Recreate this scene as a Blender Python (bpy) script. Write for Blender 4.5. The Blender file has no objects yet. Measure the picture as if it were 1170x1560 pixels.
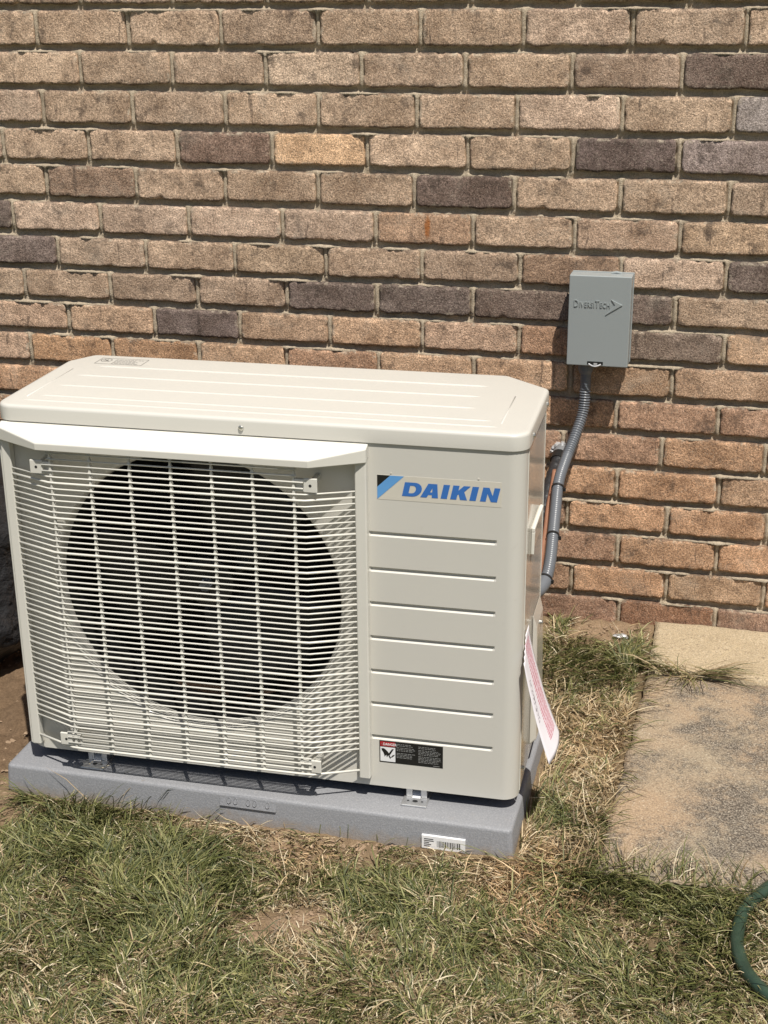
import bpy, bmesh, math, random
import numpy as np
from mathutils import Matrix, Vector

random.seed(7)
rng = np.random.default_rng(11)
scene = bpy.context.scene
COL = scene.collection

# ------------------------------------------------------------------ camera
CAM = Vector((0.84686, -2.82213, 1.35200))
RX = Vector((0.96915298, 0.24630400, -0.00876638))
RD = Vector((0.07872654, -0.34308570, -0.93599911))
RF = Vector((-0.23354794, 0.90643618, -0.35189319))
cd = bpy.data.cameras.new('camera')
cam = bpy.data.objects.new('camera', cd)
COL.objects.link(cam)
m = Matrix.Identity(4)
for i in range(3):
    m[i][0] = RX[i]; m[i][1] = -RD[i]; m[i][2] = -RF[i]; m[i][3] = CAM[i]
cam.matrix_world = m
cd.sensor_fit = 'HORIZONTAL'
cd.sensor_width = 36.0
cd.lens = 2160.36 / 1170.0 * 36.0
cd.clip_start = 0.05
cd.clip_end = 500
scene.camera = cam

# ------------------------------------------------------------------ sky, sun, exposure
SUN = Vector((0.60, -0.95, 2.32)).normalized()          # towards the sun
world = bpy.data.worlds.new('World')
scene.world = world
world.use_nodes = True
wn = world.node_tree.nodes
sky = wn.new('ShaderNodeTexSky')
sky.sky_type = 'NISHITA'
sky.sun_disc = False
sky.sun_elevation = math.asin(SUN.z)
sky.sun_rotation = math.atan2(SUN.x, SUN.y)
sky.air_density = 1.0
sky.dust_density = 1.5
world.node_tree.links.new(sky.outputs[0], wn['Background'].inputs[0])
wn['Background'].inputs[1].default_value = 0.060
sd = bpy.data.lights.new('sun', 'SUN')
sd.energy = 4.8
sd.angle = math.radians(0.53)
sd.color = (1.0, 0.955, 0.88)
so = bpy.data.objects.new('sun', sd)
COL.objects.link(so)
so.rotation_euler = SUN.to_track_quat('Z', 'Y').to_euler()
so.location = (2, -3, 6)
scene.view_settings.view_transform = 'Standard'
scene.view_settings.look = 'None'
scene.view_settings.exposure = 0.20
scene.view_settings.gamma = 1.0
scene.view_settings.use_curve_mapping = False

# ------------------------------------------------------------------ helpers
def link(name, me, mat=None, parent=None):
    o = bpy.data.objects.new(name, me)
    COL.objects.link(o)
    if mat is not None and me is not None:
        me.materials.clear()
        me.materials.append(mat)
    if parent is not None:
        o.parent = parent
    return o

def empty(name, loc=(0, 0, 0), rz=0.0):
    o = bpy.data.objects.new(name, None)
    COL.objects.link(o)
    o.location = loc
    o.rotation_euler = (0, 0, rz)
    o.empty_display_size = 0.05
    return o

def tag(o, label=None, cat=None, group=None, kind=None):
    if label: o['label'] = label
    if cat: o['category'] = cat
    if group: o['group'] = group
    if kind: o['kind'] = kind
    return o

def mesh_np(name, verts, faces, smooth=False):
    me = bpy.data.meshes.new(name)
    me.from_pydata([tuple(v) for v in verts], [], [tuple(f) for f in faces])
    if smooth:
        me.polygons.foreach_set('use_smooth', [True] * len(me.polygons))
    me.update()
    return me

class MB:
    """collects verts / faces for one mesh"""
    def __init__(s): s.v = []; s.f = []
    def add(s, vs, fs):
        b = len(s.v); s.v += [tuple(map(float, p)) for p in vs]; s.f += [tuple(b + i for i in f) for f in fs]; return s
    def box(s, x0, x1, y0, y1, z0, z1):
        return s.add([(x0,y0,z0),(x1,y0,z0),(x1,y1,z0),(x0,y1,z0),(x0,y0,z1),(x1,y0,z1),(x1,y1,z1),(x0,y1,z1)],
                     [(0,3,2,1),(4,5,6,7),(0,1,5,4),(1,2,6,5),(2,3,7,6),(3,0,4,7)])
    def prism(s, poly, fn, d0, d1):
        """poly of 2-D points, fn(x, y, d) -> 3-D, extruded from d0 to d1"""
        n = len(poly)
        vs = [fn(x, y, d0) for x, y in poly] + [fn(x, y, d1) for x, y in poly]
        fs = [tuple(range(n))[::-1], tuple(range(n, 2 * n))] + [(i, (i+1) % n, n + (i+1) % n, n + i) for i in range(n)]
        return s.add(vs, fs)
    def tube(s, pts, r, n=8, caps=True):
        pts = [Vector(p) for p in pts]
        rs = r if hasattr(r, '__len__') else [r] * len(pts)
        t0 = (pts[1] - pts[0]).normalized()
        ref = Vector((0, 0, 1)) if abs(t0.z) < .9 else Vector((1, 0, 0))
        nrm = t0.cross(ref).normalized()
        rings = []
        for i, p in enumerate(pts):
            a = pts[max(i-1, 0)]; b = pts[min(i+1, len(pts)-1)]
            t = (b - a).normalized()
            nrm = (nrm - t * nrm.dot(t)).normalized()
            bi = t.cross(nrm)
            rings.append([p + (nrm * math.cos(2*math.pi*k/n) + bi * math.sin(2*math.pi*k/n)) * rs[i] for k in range(n)])
        vs = [v for rg in rings for v in rg]
        fs = []
        for i in range(len(rings) - 1):
            for k in range(n):
                k2 = (k + 1) % n
                fs.append((i*n+k, i*n+k2, (i+1)*n+k2, (i+1)*n+k))
        if caps:
            fs.append(tuple(range(n))[::-1]); fs.append(tuple(range((len(rings)-1)*n, len(rings)*n)))
        return s.add(vs, fs)
    def build(s, name, mat, parent=None, smooth=False, bevel=0.0, seg=2, auto=False):
        me = mesh_np(name, s.v, s.f, smooth)
        bm = bmesh.new(); bm.from_mesh(me)
        bmesh.ops.recalc_face_normals(bm, faces=bm.faces)
        bm.to_mesh(me); bm.free()
        o = link(name, me, mat, parent)
        if auto:
            sharp_by_angle(me, math.radians(35))
        if bevel > 0:
            b = o.modifiers.new('bevel', 'BEVEL'); b.width = bevel; b.segments = seg; b.limit_method = 'ANGLE'
            b.angle_limit = math.radians(40); b.harden_normals = False
        return o

def sharp_by_angle(me, ang):
    bm = bmesh.new(); bm.from_mesh(me)
    for f in bm.faces: f.smooth = True
    for e in bm.edges:
        if len(e.link_faces) == 2:
            e.smooth = e.calc_face_angle(0) < ang
    bm.to_mesh(me); bm.free()

def catmull(pts, n):
    P = [np.array(p, float) for p in pts]
    P = [2*P[0]-P[1]] + P + [2*P[-1]-P[-2]]
    out = []
    for i in range(1, len(P)-2):
        for k in range(n):
            t = k / n
            a, b, c, d = P[i-1], P[i], P[i+1], P[i+2]
            out.append(.5*((2*b)+(c-a)*t+(2*a-5*b+4*c-d)*t*t+(3*b-a-3*c+d)*t**3))
    out.append(P[-2])
    return out

def resample(pts, step):
    P = np.array(pts); d = np.r_[0, np.cumsum(np.linalg.norm(np.diff(P, axis=0), axis=1))]
    n = max(2, int(d[-1] / step) + 1)
    s = np.linspace(0, d[-1], n)
    return np.stack([np.interp(s, d, P[:, k]) for k in range(3)], 1)

def vnoise(x, y, seed=0):
    """smooth value noise in numpy, 0..1"""
    x = np.asarray(x, float); y = np.asarray(y, float)
    xi = np.floor(x).astype(np.int64); yi = np.floor(y).astype(np.int64)
    fx = x - xi; fy = y - yi
    fx = fx*fx*(3-2*fx); fy = fy*fy*(3-2*fy)
    def h(a, b):
        n = (a * 374761393 + b * 668265263 + seed * 982451653) & 0x7fffffff
        n = ((n ^ (n >> 13)) * 1274126177) & 0x7fffffff
        return ((n ^ (n >> 16)) & 0xffff) / 65535.0
    return (h(xi, yi)*(1-fx)+h(xi+1, yi)*fx)*(1-fy) + (h(xi, yi+1)*(1-fx)+h(xi+1, yi+1)*fx)*fy

def fbm(x, y, seed=0, oct=4):
    s = 0; a = .5; t = 0
    for o in range(oct):
        s = s + a * vnoise(x * 2**o, y * 2**o, seed + o * 17); t += a; a *= .5
    return s / t

# ------------------------------------------------------------------ materials
class NT:
    def __init__(s, name):
        s.m = bpy.data.materials.new(name); s.m.use_nodes = True
        s.t = s.m.node_tree; s.n = s.t.nodes; s.b = s.n['Principled BSDF']
    def new(s, typ, **kw):
        n = s.n.new(typ)
        for k, v in kw.items():
            if hasattr(n, k): setattr(n, k, v)
            else: n.inputs[k].default_value = v
        return n
    def l(s, a, b): s.t.links.new(a, b)
    def noise(s, scale, detail=4, rough=.55, vec=None, dist=0.0):
        n = s.n.new('ShaderNodeTexNoise'); n.inputs['Scale'].default_value = scale
        n.inputs['Detail'].default_value = detail; n.inputs['Roughness'].default_value = rough
        n.inputs['Distortion'].default_value = dist
        if vec is not None: s.l(vec, n.inputs['Vector'])
        return n.outputs['Fac']
    def ramp(s, fac, stops):
        r = s.n.new('ShaderNodeValToRGB'); e = r.color_ramp.elements
        while len(e) < len(stops): e.new(.5)
        for i, (p, c) in enumerate(stops):
            e[i].position = p
            e[i].color = (c, c, c, 1) if not hasattr(c, '__len__') else (*c, 1)
        s.l(fac, r.inputs[0]); return r.outputs[0]
    def mix(s, fac, a, b, mode='MIX'):
        n = s.n.new('ShaderNodeMix'); n.data_type = 'RGBA'; n.blend_type = mode; n.clamp_factor = True
        for sock, v in ((n.inputs['Factor'], fac), (n.inputs['A'], a), (n.inputs['B'], b)):
            if hasattr(v, 'is_output'): s.l(v, sock)
            elif hasattr(v, '__len__'): sock.default_value = (*v, 1) if len(v) == 3 else v
            else: sock.default_value = v
        return n.outputs['Result']
    def math(s, op, a, b=0.0):
        n = s.n.new('ShaderNodeMath'); n.operation = op
        for sock, v in ((n.inputs[0], a), (n.inputs[1], b)):
            if hasattr(v, 'is_output'): s.l(v, sock)
            else: sock.default_value = v
        return n.outputs[0]
    def bump(s, h, strength, dist):
        n = s.n.new('ShaderNodeBump'); n.inputs['Strength'].default_value = strength
        n.inputs['Distance'].default_value = dist; s.l(h, n.inputs['Height'])
        s.l(n.outputs[0], s.b.inputs['Normal']); return n
    def col(s, c):
        if hasattr(c, 'is_output'): s.l(c, s.b.inputs['Base Color'])
        else: s.b.inputs['Base Color'].default_value = (*c, 1)
        return s
    def obj(s): 
        return s.n.new('ShaderNodeTexCoord').outputs['Object']
    def geo(s):
        return s.n.new('ShaderNodeNewGeometry').outputs['Position']

def simple(name, c, rough=.5, metal=0.0, spec=.5, var=.06, scale=40, bump=0.0, bscale=300, bdist=.001):
    t = NT(name); v = t.obj()
    n = t.noise(scale, 4, .6, v)
    t.col(t.mix(n, tuple(x*(1-var) for x in c), tuple(min(1, x*(1+var)) for x in c)))
    t.b.inputs['Roughness'].default_value = rough
    t.b.inputs['Metallic'].default_value = metal
    t.b.inputs['Specular IOR Level'].default_value = spec
    if bump > 0: t.bump(t.noise(bscale, 3, .6, v), bump, bdist)
    return t.m

def brick_material(name='brick', rust=False):
    t = NT(name)
    oi = t.n.new('ShaderNodeObjectInfo')
    tc = t.n.new('ShaderNodeTexCoord')
    off = t.n.new('ShaderNodeVectorMath'); off.operation = 'MULTIPLY_ADD'
    comb = t.n.new('ShaderNodeCombineXYZ')
    for k in range(3): t.l(oi.outputs['Random'], comb.inputs[k])
    t.l(comb.outputs[0], off.inputs[0]); off.inputs[1].default_value = (37.0, 53.0, 71.0)
    t.l(tc.outputs['Object'], off.inputs[2])
    v = off.outputs[0]
    sp = t.n.new('ShaderNodeSeparateXYZ'); t.l(tc.outputs['Object'], sp.inputs[0])
    base = t.mix(1.0, oi.outputs['Color'], (1.36, 1.33, 1.38), 'MULTIPLY')
    fine = t.noise(520, 2, .8, v)
    sand = t.noise(270, 3, .8, v)
    mid = t.noise(75, 4, .65, v)
    big = t.noise(14, 5, .62, v, .2)
    blot = t.noise(21, 7, .80, v, .1)
    c = t.mix(t.ramp(fine, [(.34, .0), (.66, 1.0)]), (.52, .50, .48), (1.50, 1.48, 1.45))
    c = t.mix(1.0, base, c, 'MULTIPLY')
    c = t.mix(1.0, c, t.mix(t.ramp(sand, [(.38, 0.), (.62, 1.)]), (.62, .61, .60), (1.36, 1.35, 1.33)), 'MULTIPLY')
    c = t.mix(1.0, c, t.mix(t.ramp(mid, [(.3, 0.), (.7, 1.)]), (.82, .81, .80), (1.15, 1.14, 1.12)), 'MULTIPLY')
    c = t.mix(1.0, c, t.mix(t.ramp(big, [(.33, 0.), (.66, 1.)]), (.70, .66, .62), (1.20, 1.19, 1.17)), 'MULTIPLY')
    # pale sand grains
    c = t.mix(t.math('MULTIPLY', t.ramp(t.noise(430, 1, .5, v), [(.63, 0.), (.70, 1.)]), .45), c, (.55, .47, .37))
    # dark scorched blotches
    c = t.mix(t.math('MULTIPLY', t.math('MULTIPLY', t.ramp(blot, [(.54, 0.), (.64, 1.)]), t.ramp(sand, [(.35, .35), (.60, 1.)])), .85), c, (.062, .047, .038))
    # lime bloom, a pale film in patches
    bl = t.ramp(t.noise(11, 5, .7, v, .4), [(.56, 0.), (.75, 1.)])
    c = t.mix(t.math('MULTIPLY', bl, .32), c, (.47, .40, .32))
    # mortar smeared over the rim
    rim = t.math('MAXIMUM', t.math('MULTIPLY', t.math('ABSOLUTE', sp.outputs[2]), 1/.0305), t.math('SUBTRACT', t.math('MULTIPLY', t.math('ABSOLUTE', sp.outputs[0]), 1/.0305), 2.14))
    sm_ = t.math('MULTIPLY', t.ramp(rim, [(.74, 0.), (.95, 1.)]), t.ramp(t.noise(38, 5, .75, v, .5), [(.54, 0.), (.62, 1.)]))
    c = t.mix(t.math('MULTIPLY', sm_, .7), c, (.56, .475, .36))
    # short dark drips running down the face
    mpd = t.n.new('ShaderNodeMapping'); mpd.inputs['Scale'].default_value = (1.0, 1.0, .16); t.l(v, mpd.inputs['Vector'])
    drip = t.ramp(t.noise(62, 3, .6, mpd.outputs[0], .3), [(.645, 0.), (.71, 1.)])
    c = t.mix(t.math('MULTIPLY', drip, .55), c, (.070, .052, .042))
    # dark streaks along the arris: edge stain plus crevice shade painted in
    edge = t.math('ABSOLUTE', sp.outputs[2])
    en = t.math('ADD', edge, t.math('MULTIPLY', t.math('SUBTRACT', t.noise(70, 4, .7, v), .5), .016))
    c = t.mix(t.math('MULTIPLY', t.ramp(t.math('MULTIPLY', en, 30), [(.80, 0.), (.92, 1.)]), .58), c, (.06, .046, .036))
    if rust:
        rx = t.math('MULTIPLY', t.math('ADD', sp.outputs[0], -.0085), 1/.0075)
        rz = t.math('MULTIPLY', t.math('ADD', sp.outputs[2], -.004), 1/.026)
        rr_ = t.math('ADD', t.math('ADD', t.math('MULTIPLY', rx, rx), t.math('MULTIPLY', rz, rz)), t.math('MULTIPLY', t.math('SUBTRACT', t.noise(110, 4, .7, v), .5), 2.2))
        c = t.mix(t.math('MULTIPLY', t.ramp(rr_, [(.25, 1.), (1.0, 0.)]), .8), c, (.40, .13, .025))
    t.col(c)
    t.b.inputs['Roughness'].default_value = .93
    t.b.inputs['Specular IOR Level'].default_value = .25
    h = t.math('ADD', t.math('MULTIPLY', fine, .5), t.math('ADD', t.math('MULTIPLY', sand, .9), t.math('MULTIPLY', mid, .6)))
    t.bump(h, .9, .0024)
    return t.m

def mortar_material():
    t = NT('mortar'); v = t.geo()
    a = t.noise(420, 3, .75, v); b = t.noise(35, 5, .65, v); d = t.noise(6, 4, .6, v)
    c = t.mix(b, (.39, .31, .215), (.72, .605, .455))
    c = t.mix(t.math('MULTIPLY', t.ramp(a, [(.35, 1.), (.55, 0.)]), .55), c, (.20, .155, .105))
    c = t.mix(t.math('MULTIPLY', t.ramp(d, [(.52, 0.), (.7, 1.)]), .5), c, (.30, .24, .18))
    t.col(c); t.b.inputs['Roughness'].default_value = .95
    t.b.inputs['Specular IOR Level'].default_value = .2
    t.bump(t.math('ADD', a, b), .9, .004)
    return t.m

def soil_material():
    t = NT('soil'); v = t.geo()
    a = t.noise(260, 4, .75, v); b = t.noise(28, 6, .7, v, .4); d = t.noise(3.2, 5, .6, v)
    dry = t.mix(b, (.17, .112, .066), (.40, .285, .19))
    thatch = t.mix(b, (.095, .068, .036), (.25, .185, .110))
    sp = t.n.new('ShaderNodeSeparateXYZ'); t.l(v, sp.inputs[0])
    # freshly dug reddish earth left of the pad
    left = t.ramp(t.math('ADD', t.math('MULTIPLY', sp.outputs[0], -1.0), t.math('MULTIPLY', b, .10)), [(.36, 0.), (.42, 1.)])
    dug = t.mix(b, (.080, .052, .031), (.235, .160, .100))
    at = t.n.new('ShaderNodeAttribute'); at.attribute_name = 'bare'
    c = t.mix(at.outputs['Fac'], thatch, dry)
    at2 = t.n.new('ShaderNodeAttribute'); at2.attribute_name = 'dug'
    c = t.mix(at2.outputs['Fac'], c, dug)
    far = t.n.new('ShaderNodeAttribute'); far.attribute_name = 'lawn'
    c = t.mix(far.outputs['Fac'], c, t.mix(t.math('MULTIPLY', t.math('ADD', b, d), .5), (.05, .062, .018), (.16, .14, .06)))
    c = t.mix(1.0, c, t.mix(t.ramp(a, [(.3, 0.), (.7, 1.)]), (.66, .64, .62), (1.28, 1.27, 1.25)), 'MULTIPLY')
    t.col(c); t.b.inputs['Roughness'].default_value = .96
    t.b.inputs['Specular IOR Level'].default_value = .15
    t.bump(t.math('ADD', t.math('MULTIPLY', a, .5), b), .9, .006)
    return t.m

def slab_material(name, light):
    t = NT(name); v = t.geo()
    a = t.noise(330, 3, .8, v); b = t.noise(55, 6, .72, v, .3); d = t.noise(6.0, 7, .62, v, .5); e = t.noise(5.2, 5, .6, v, .3)
    g2 = t.noise(150, 4, .8, v)
    if light:
        c = t.mix(d, (.36, .28, .18), (.52, .43, .30))
        dark = .40; lo, hi = .60, .74
    else:
        c = t.mix(t.ramp(e, [(.36, 0.), (.60, 1.)]), (.33, .270, .195), (.375, .275, .185))
        dark = .90; lo, hi = .520, .615
    # lichen and dirt: black growth between pale grains
    g = t.math('ADD', t.math('MULTIPLY', d, .60), t.math('ADD', t.math('MULTIPLY', b, .26), t.math('MULTIPLY', g2, .24)))
    grow = t.ramp(g, [(lo, 0.), (hi, 1.)])
    c = t.mix(t.math('MULTIPLY', grow, dark), c, t.mix(t.ramp(a, [(.46, 0.), (.60, 1.)]), (.070, .060, .052), (.27, .235, .19)))
    # pits and pale grit
    c = t.mix(t.math('MULTIPLY', t.ramp(g2, [(.36, 1.), (.43, 0.)]), .62), c, (.12, .095, .070))
    c = t.mix(t.math('MULTIPLY', t.ramp(t.noise(260, 2, .6, v), [(.61, 0.), (.67, 1.)]), .45), c, (.58, .52, .42))
    c = t.mix(1.0, c, t.mix(t.ramp(a, [(.30, 0.), (.70, 1.)]), (.58, .57, .55), (1.38, 1.37, 1.34)), 'MULTIPLY')
    t.col(c); t.b.inputs['Roughness'].default_value = .92
    t.b.inputs['Specular IOR Level'].default_value = .25
    t.bump(t.math('ADD', t.math('MULTIPLY', a, .8), b), .8, .003)
    return t.m

def paint_material(name, c, rough, coat=0.0, dust=.05):
    t = NT(name); v = t.obj()
    n1 = t.noise(5, 5, .65, v); n2 = t.noise(900, 2, .5, v); n3 = t.noise(60, 5, .75, v, .5)
    col = t.mix(n1, tuple(x * .975 for x in c), tuple(x * 1.02 for x in c))
    col = t.mix(t.math('MULTIPLY', t.ramp(n3, [(.63, 0.), (.78, 1.)]), dust), col, (.36, .31, .24))
    t.col(col)
    r = t.math('ADD', t.math('MULTIPLY', n1, .14), rough - .07); t.l(r, t.b.inputs['Roughness'])
    t.b.inputs['Coat Weight'].default_value = coat
    t.b.inputs['Coat Roughness'].default_value = .12
    t.bump(n2, .06, .0004)
    return t.m

def pad_material():
    t = NT('pad_plastic'); v = t.obj()
    a = t.noise(330, 3, .8, v); b = t.noise(6, 5, .6, v); d = t.noise(45, 5, .7, v, .4)
    sp = t.n.new('ShaderNodeSeparateXYZ'); t.l(v, sp.inputs[0])
    c = t.mix(b, (.205, .208, .220), (.240, .243, .255))
    c = t.mix(t.math('MULTIPLY', t.ramp(a, [(.46, 0.), (.62, 1.)]), .42), c, (.36, .36, .37))
    # splashed soil low on the sides
    low = t.math('ADD', sp.outputs[2], t.math('MULTIPLY', t.math('SUBTRACT', d, .5), .05))
    c = t.mix(t.math('MULTIPLY', t.ramp(t.math('MULTIPLY', low, 20), [(.05, 1.), (.40, 0.)]), .45), c, (.26, .19, .12))
    c = t.mix(t.math('MULTIPLY', t.ramp(d, [(.60, 0.), (.74, 1.)]), .16), c, (.30, .26, .21))
    t.col(c); t.b.inputs['Roughness'].default_value = .55
    t.bump(a, .5, .0015)
    return t.m

def grass_material(name, trans):
    t = NT(name)
    at = t.n.new('ShaderNodeAttribute'); at.attribute_name = 'Col'
    t.col(at.outputs['Color'])
    t.b.inputs['Roughness'].default_value = .55
    t.b.inputs['Specular IOR Level'].default_value = .35
    tr = t.n.new('ShaderNodeBsdfTranslucent'); t.l(at.outputs['Color'], tr.inputs[0])
    mx = t.n.new('ShaderNodeMixShader'); mx.inputs[0].default_value = trans
    t.l(t.b.outputs[0], mx.inputs[1]); t.l(tr.outputs[0], mx.inputs[2])
    t.l(mx.outputs[0], t.n['Material Output'].inputs['Surface'])
    return t.m

def tag_material():
    t = NT('tag_paper')
    uv = t.n.new('ShaderNodeTexCoord').outputs['UV']
    sp = t.n.new('ShaderNodeSeparateXYZ'); t.l(uv, sp.inputs[0])
    u, w = sp.outputs[0], sp.outputs[1]
    # rows of small red print, broken into words by noise
    row = t.math('FRACT', t.math('MULTIPLY', w, 42.0))
    stripe = t.math('LESS_THAN', row, .46)
    mp = t.n.new('ShaderNodeMapping'); mp.inputs['Scale'].default_value = (26, 42, 1)
    t.l(uv, mp.inputs['Vector'])
    words = t.math('GREATER_THAN', t.noise(1.0, 2, .5, mp.outputs[0]), .43)
    ins = t.math('MULTIPLY', t.math('MULTIPLY', t.math('GREATER_THAN', u, .34), t.math('LESS_THAN', u, .82)),
                 t.math('MULTIPLY', t.math('GREATER_THAN', w, .14), t.math('LESS_THAN', w, .93)))
    head = t.math('MULTIPLY', t.math('MULTIPLY', t.math('GREATER_THAN', u, .12), t.math('LESS_THAN', u, .22)),
                  t.math('MULTIPLY', t.math('GREATER_THAN', w, .36), t.math('LESS_THAN', w, .66)))
    ink = t.math('MULTIPLY', t.math('MULTIPLY', stripe, words), ins)
    n = t.noise(4, 3, .5, uv)
    c = t.mix(n, (.74, .70, .74), (.84, .81, .83))
    c = t.mix(t.math('MULTIPLY', ins, .34), c, (.72, .30, .40))
    c = t.mix(t.math('MULTIPLY', ink, .75), c, (.48, .06, .10))
    c = t.mix(t.math('MULTIPLY', t.math('MULTIPLY', head, t.math('GREATER_THAN', t.noise(40, 2, .5, uv), .52)), .8), c, (.10, .07, .10))
    t.col(c); t.b.inputs['Roughness'].default_value = .6
    return t.m

M = {}
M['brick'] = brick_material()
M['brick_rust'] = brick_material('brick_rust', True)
M['mortar'] = mortar_material()
M['soil'] = soil_material()
M['slab'] = slab_material('slab_stone', False)
M['slab2'] = slab_material('slab_sandstone', True)
M['paint'] = paint_material('ivory_paint', (.595, .575, .520), .36, .15, .16)
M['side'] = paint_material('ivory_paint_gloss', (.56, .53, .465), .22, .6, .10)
M['grille'] = simple('grille_plastic', (.66, .64, .575), .38, var=.03)
M['pad'] = pad_material()
M['shroud'] = simple('shroud_plastic', (.020, .020, .021), .6)
M['fan'] = simple('fan_plastic', (.008, .008, .009), .5)
M['dark'] = simple('dark_coil', (.006, .006, .007), .7)
M['black'] = simple('black_print', (.012, .012, .012), .4)
M['white'] = simple('white_print', (.80, .80, .80), .45)
M['red'] = simple('red_print', (.42, .022, .030), .4)
M['blue'] = simple('blue_print', (.042, .160, .48), .35)
M['lblue'] = simple('light_blue_print', (.12, .33, .66), .35)
M['plate'] = simple('clear_film', (.61, .575, .495), .25)
M['grayprint'] = simple('grey_print', (.10, .095, .09), .5)
M['dimprint'] = simple('dim_print', (.30, .30, .29), .5)
M['screw'] = simple('screw_steel', (.55, .54, .50), .32, .9)
M['zinc'] = simple('galvanised_steel', (.60, .60, .60), .42, .75, var=.2, scale=60)
M['box'] = paint_material('grey_powder_coat', (.295, .320, .318), .42, .1, .05)
M['conduit'] = simple('grey_pvc', (.125, .134, .148), .34, var=.08)
M['conduit2'] = simple('grey_pvc_matt', (.135, .145, .16), .5, var=.1)
M['rubber'] = simple('black_foam', (.022, .022, .024), .45, var=.4, scale=150, bump=.6, bscale=200, bdist=.002)
M['copper'] = simple('copper', (.52, .27, .175), .40, .6, var=.2, scale=50)
M['tape'] = simple('grey_tape', (.20, .205, .21), .4, var=.2, bump=.4, bscale=120)
M['tie'] = simple('black_nylon', (.012, .012, .012), .4)
M['hose'] = simple('green_hose', (.030, .055, .036), .36, var=.75, scale=28, bump=.2, bscale=160)
M['bag'] = simple('black_film', (.028, .028, .030), .40, var=.6, scale=60, bump=.9, bscale=70, bdist=.006)
M['foil'] = simple('foil', (.62, .62, .62), .4, .5)
M['grass'] = grass_material('grass_blade', .28)
M['straw'] = grass_material('straw_blade', .18)
M['tag'] = tag_material()
M['stone'] = simple('clod_earth', (.30, .21, .135), .95, var=.35, scale=60, bump=.6, bscale=300)

# ------------------------------------------------------------------ ground
def gz(x, y):
    """height of the ground: falls gently away from the wall"""
    y = np.asarray(y, float)
    return .044 + .052 * np.maximum(y, -1.6)

PAD = (-.357, .553, -.862, -.405)
SLABX0 = .712
def in_pad(x, y, e=0.0): return (x > PAD[0]-e) & (x < PAD[1]+e) & (y > PAD[2]-e) & (y < PAD[3]+e)
def in_slab(x, y, e=0.0): return (x > SLABX0-e-(.0+.03*(-y))) & (y > -.868-e) & (x < 1.9)

BARE = [(.185,-1.139,.036,.85), (.279,-1.072,.024,.75), (.02,-.900,.04,.6), (.163,-.905,.05,.75), (.30,-.888,.04,.5), (-.34,-.90,.05,.7),
        (.45,-.89,.05,.4), (.235,-1.10,.03,.6), (.66,-.04,.05,.6), (.57,-.04,.05,.6), (.575,-.62,.02,.5), (.30,-1.25,.04,.4), (-.02,-1.30,.04,.4)]
def gsum(L, x, y):
    s = np.zeros_like(np.asarray(x, float))
    for (a, b, r, w) in L:
        s = s + w * np.exp(-((x-a)**2 + (y-b)**2) / (2*r*r))
    return s

def dugf(x, y):
    d = np.clip((-.375 - x) / .03, 0, 1) * np.clip((y + .93) / .06, 0, 1)
    return d * np.clip((x + 1.6) / .3, 0, 1)

def build_ground():
    fx = np.arange(-.75, 1.25, .0075); fy = np.arange(-1.55, .06, .0075)
    g = np.cumsum(.02 * 1.24 ** np.arange(40)); g = g[g < 260]
    xs = np.r_[-.75 - g[::-1], fx, fx[-1] + g]
    ys = np.r_[-1.55 - g[::-1], fy, fy[-1] + g]
    X, Y = np.meshgrid(xs, ys)
    near = np.clip(1 - np.maximum(np.abs(X-.25)-.95, np.abs(Y+.75)-.85) / .3, 0, 1)
    bare = np.clip(gsum(BARE, X, Y) + .35*(fbm(X*9, Y*9, 3)-.45), 0, 1)
    dug = dugf(X, Y)
    Z = gz(X, Y)
    Z = Z + near * ((fbm(X*14, Y*14, 5)-.5) * .014 + (fbm(X*55, Y*55, 9)-.5) * .008)
    Z = Z + near * np.clip(dug, 0, 1) * ((fbm(X*22, Y*22, 21)-.5) * .035 + .004)
    Z = Z + near * bare * (fbm(X*70, Y*70, 31)-.4) * .018
    Z = np.where(in_slab(X, Y, -.01), gz(X, Y) - .03, Z)
    Z = np.where(in_pad(X, Y, -.01), gz(X, Y) - .03, Z)
    Z = np.where(Y > .03, np.minimum(Z, .02), Z)
    ny, nx = X.shape
    v = np.stack([X, Y, Z], -1).reshape(-1, 3)
    idx = np.arange(nx*ny).reshape(ny, nx)
    q = np.stack([idx[:-1,:-1], idx[:-1,1:], idx[1:,1:], idx[1:,:-1]], -1).reshape(-1, 4)
    me = bpy.data.meshes.new('ground')
    me.vertices.add(len(v)); me.vertices.foreach_set('co', v.ravel())
    me.loops.add(q.size); me.loops.foreach_set('vertex_index', q.ravel())
    me.polygons.add(len(q)); me.polygons.foreach_set('loop_start', np.arange(0, q.size, 4)); me.polygons.foreach_set('loop_total', np.full(len(q), 4))
    me.polygons.foreach_set('use_smooth', np.ones(len(q), bool))
    for nm, arr in (('bare', bare), ('dug', dug), ('lawn', 1-near)):
        a = me.attributes.new(nm, 'FLOAT', 'POINT'); a.data.foreach_set('value', arr.ravel().astype(np.float32))
    me.update(); me.validate()
    o = link('ground', me, M['soil'])
    tag(o, 'bare earth and thin lawn sloping away from the brick wall', 'ground', kind='structure')
build_ground()

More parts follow.
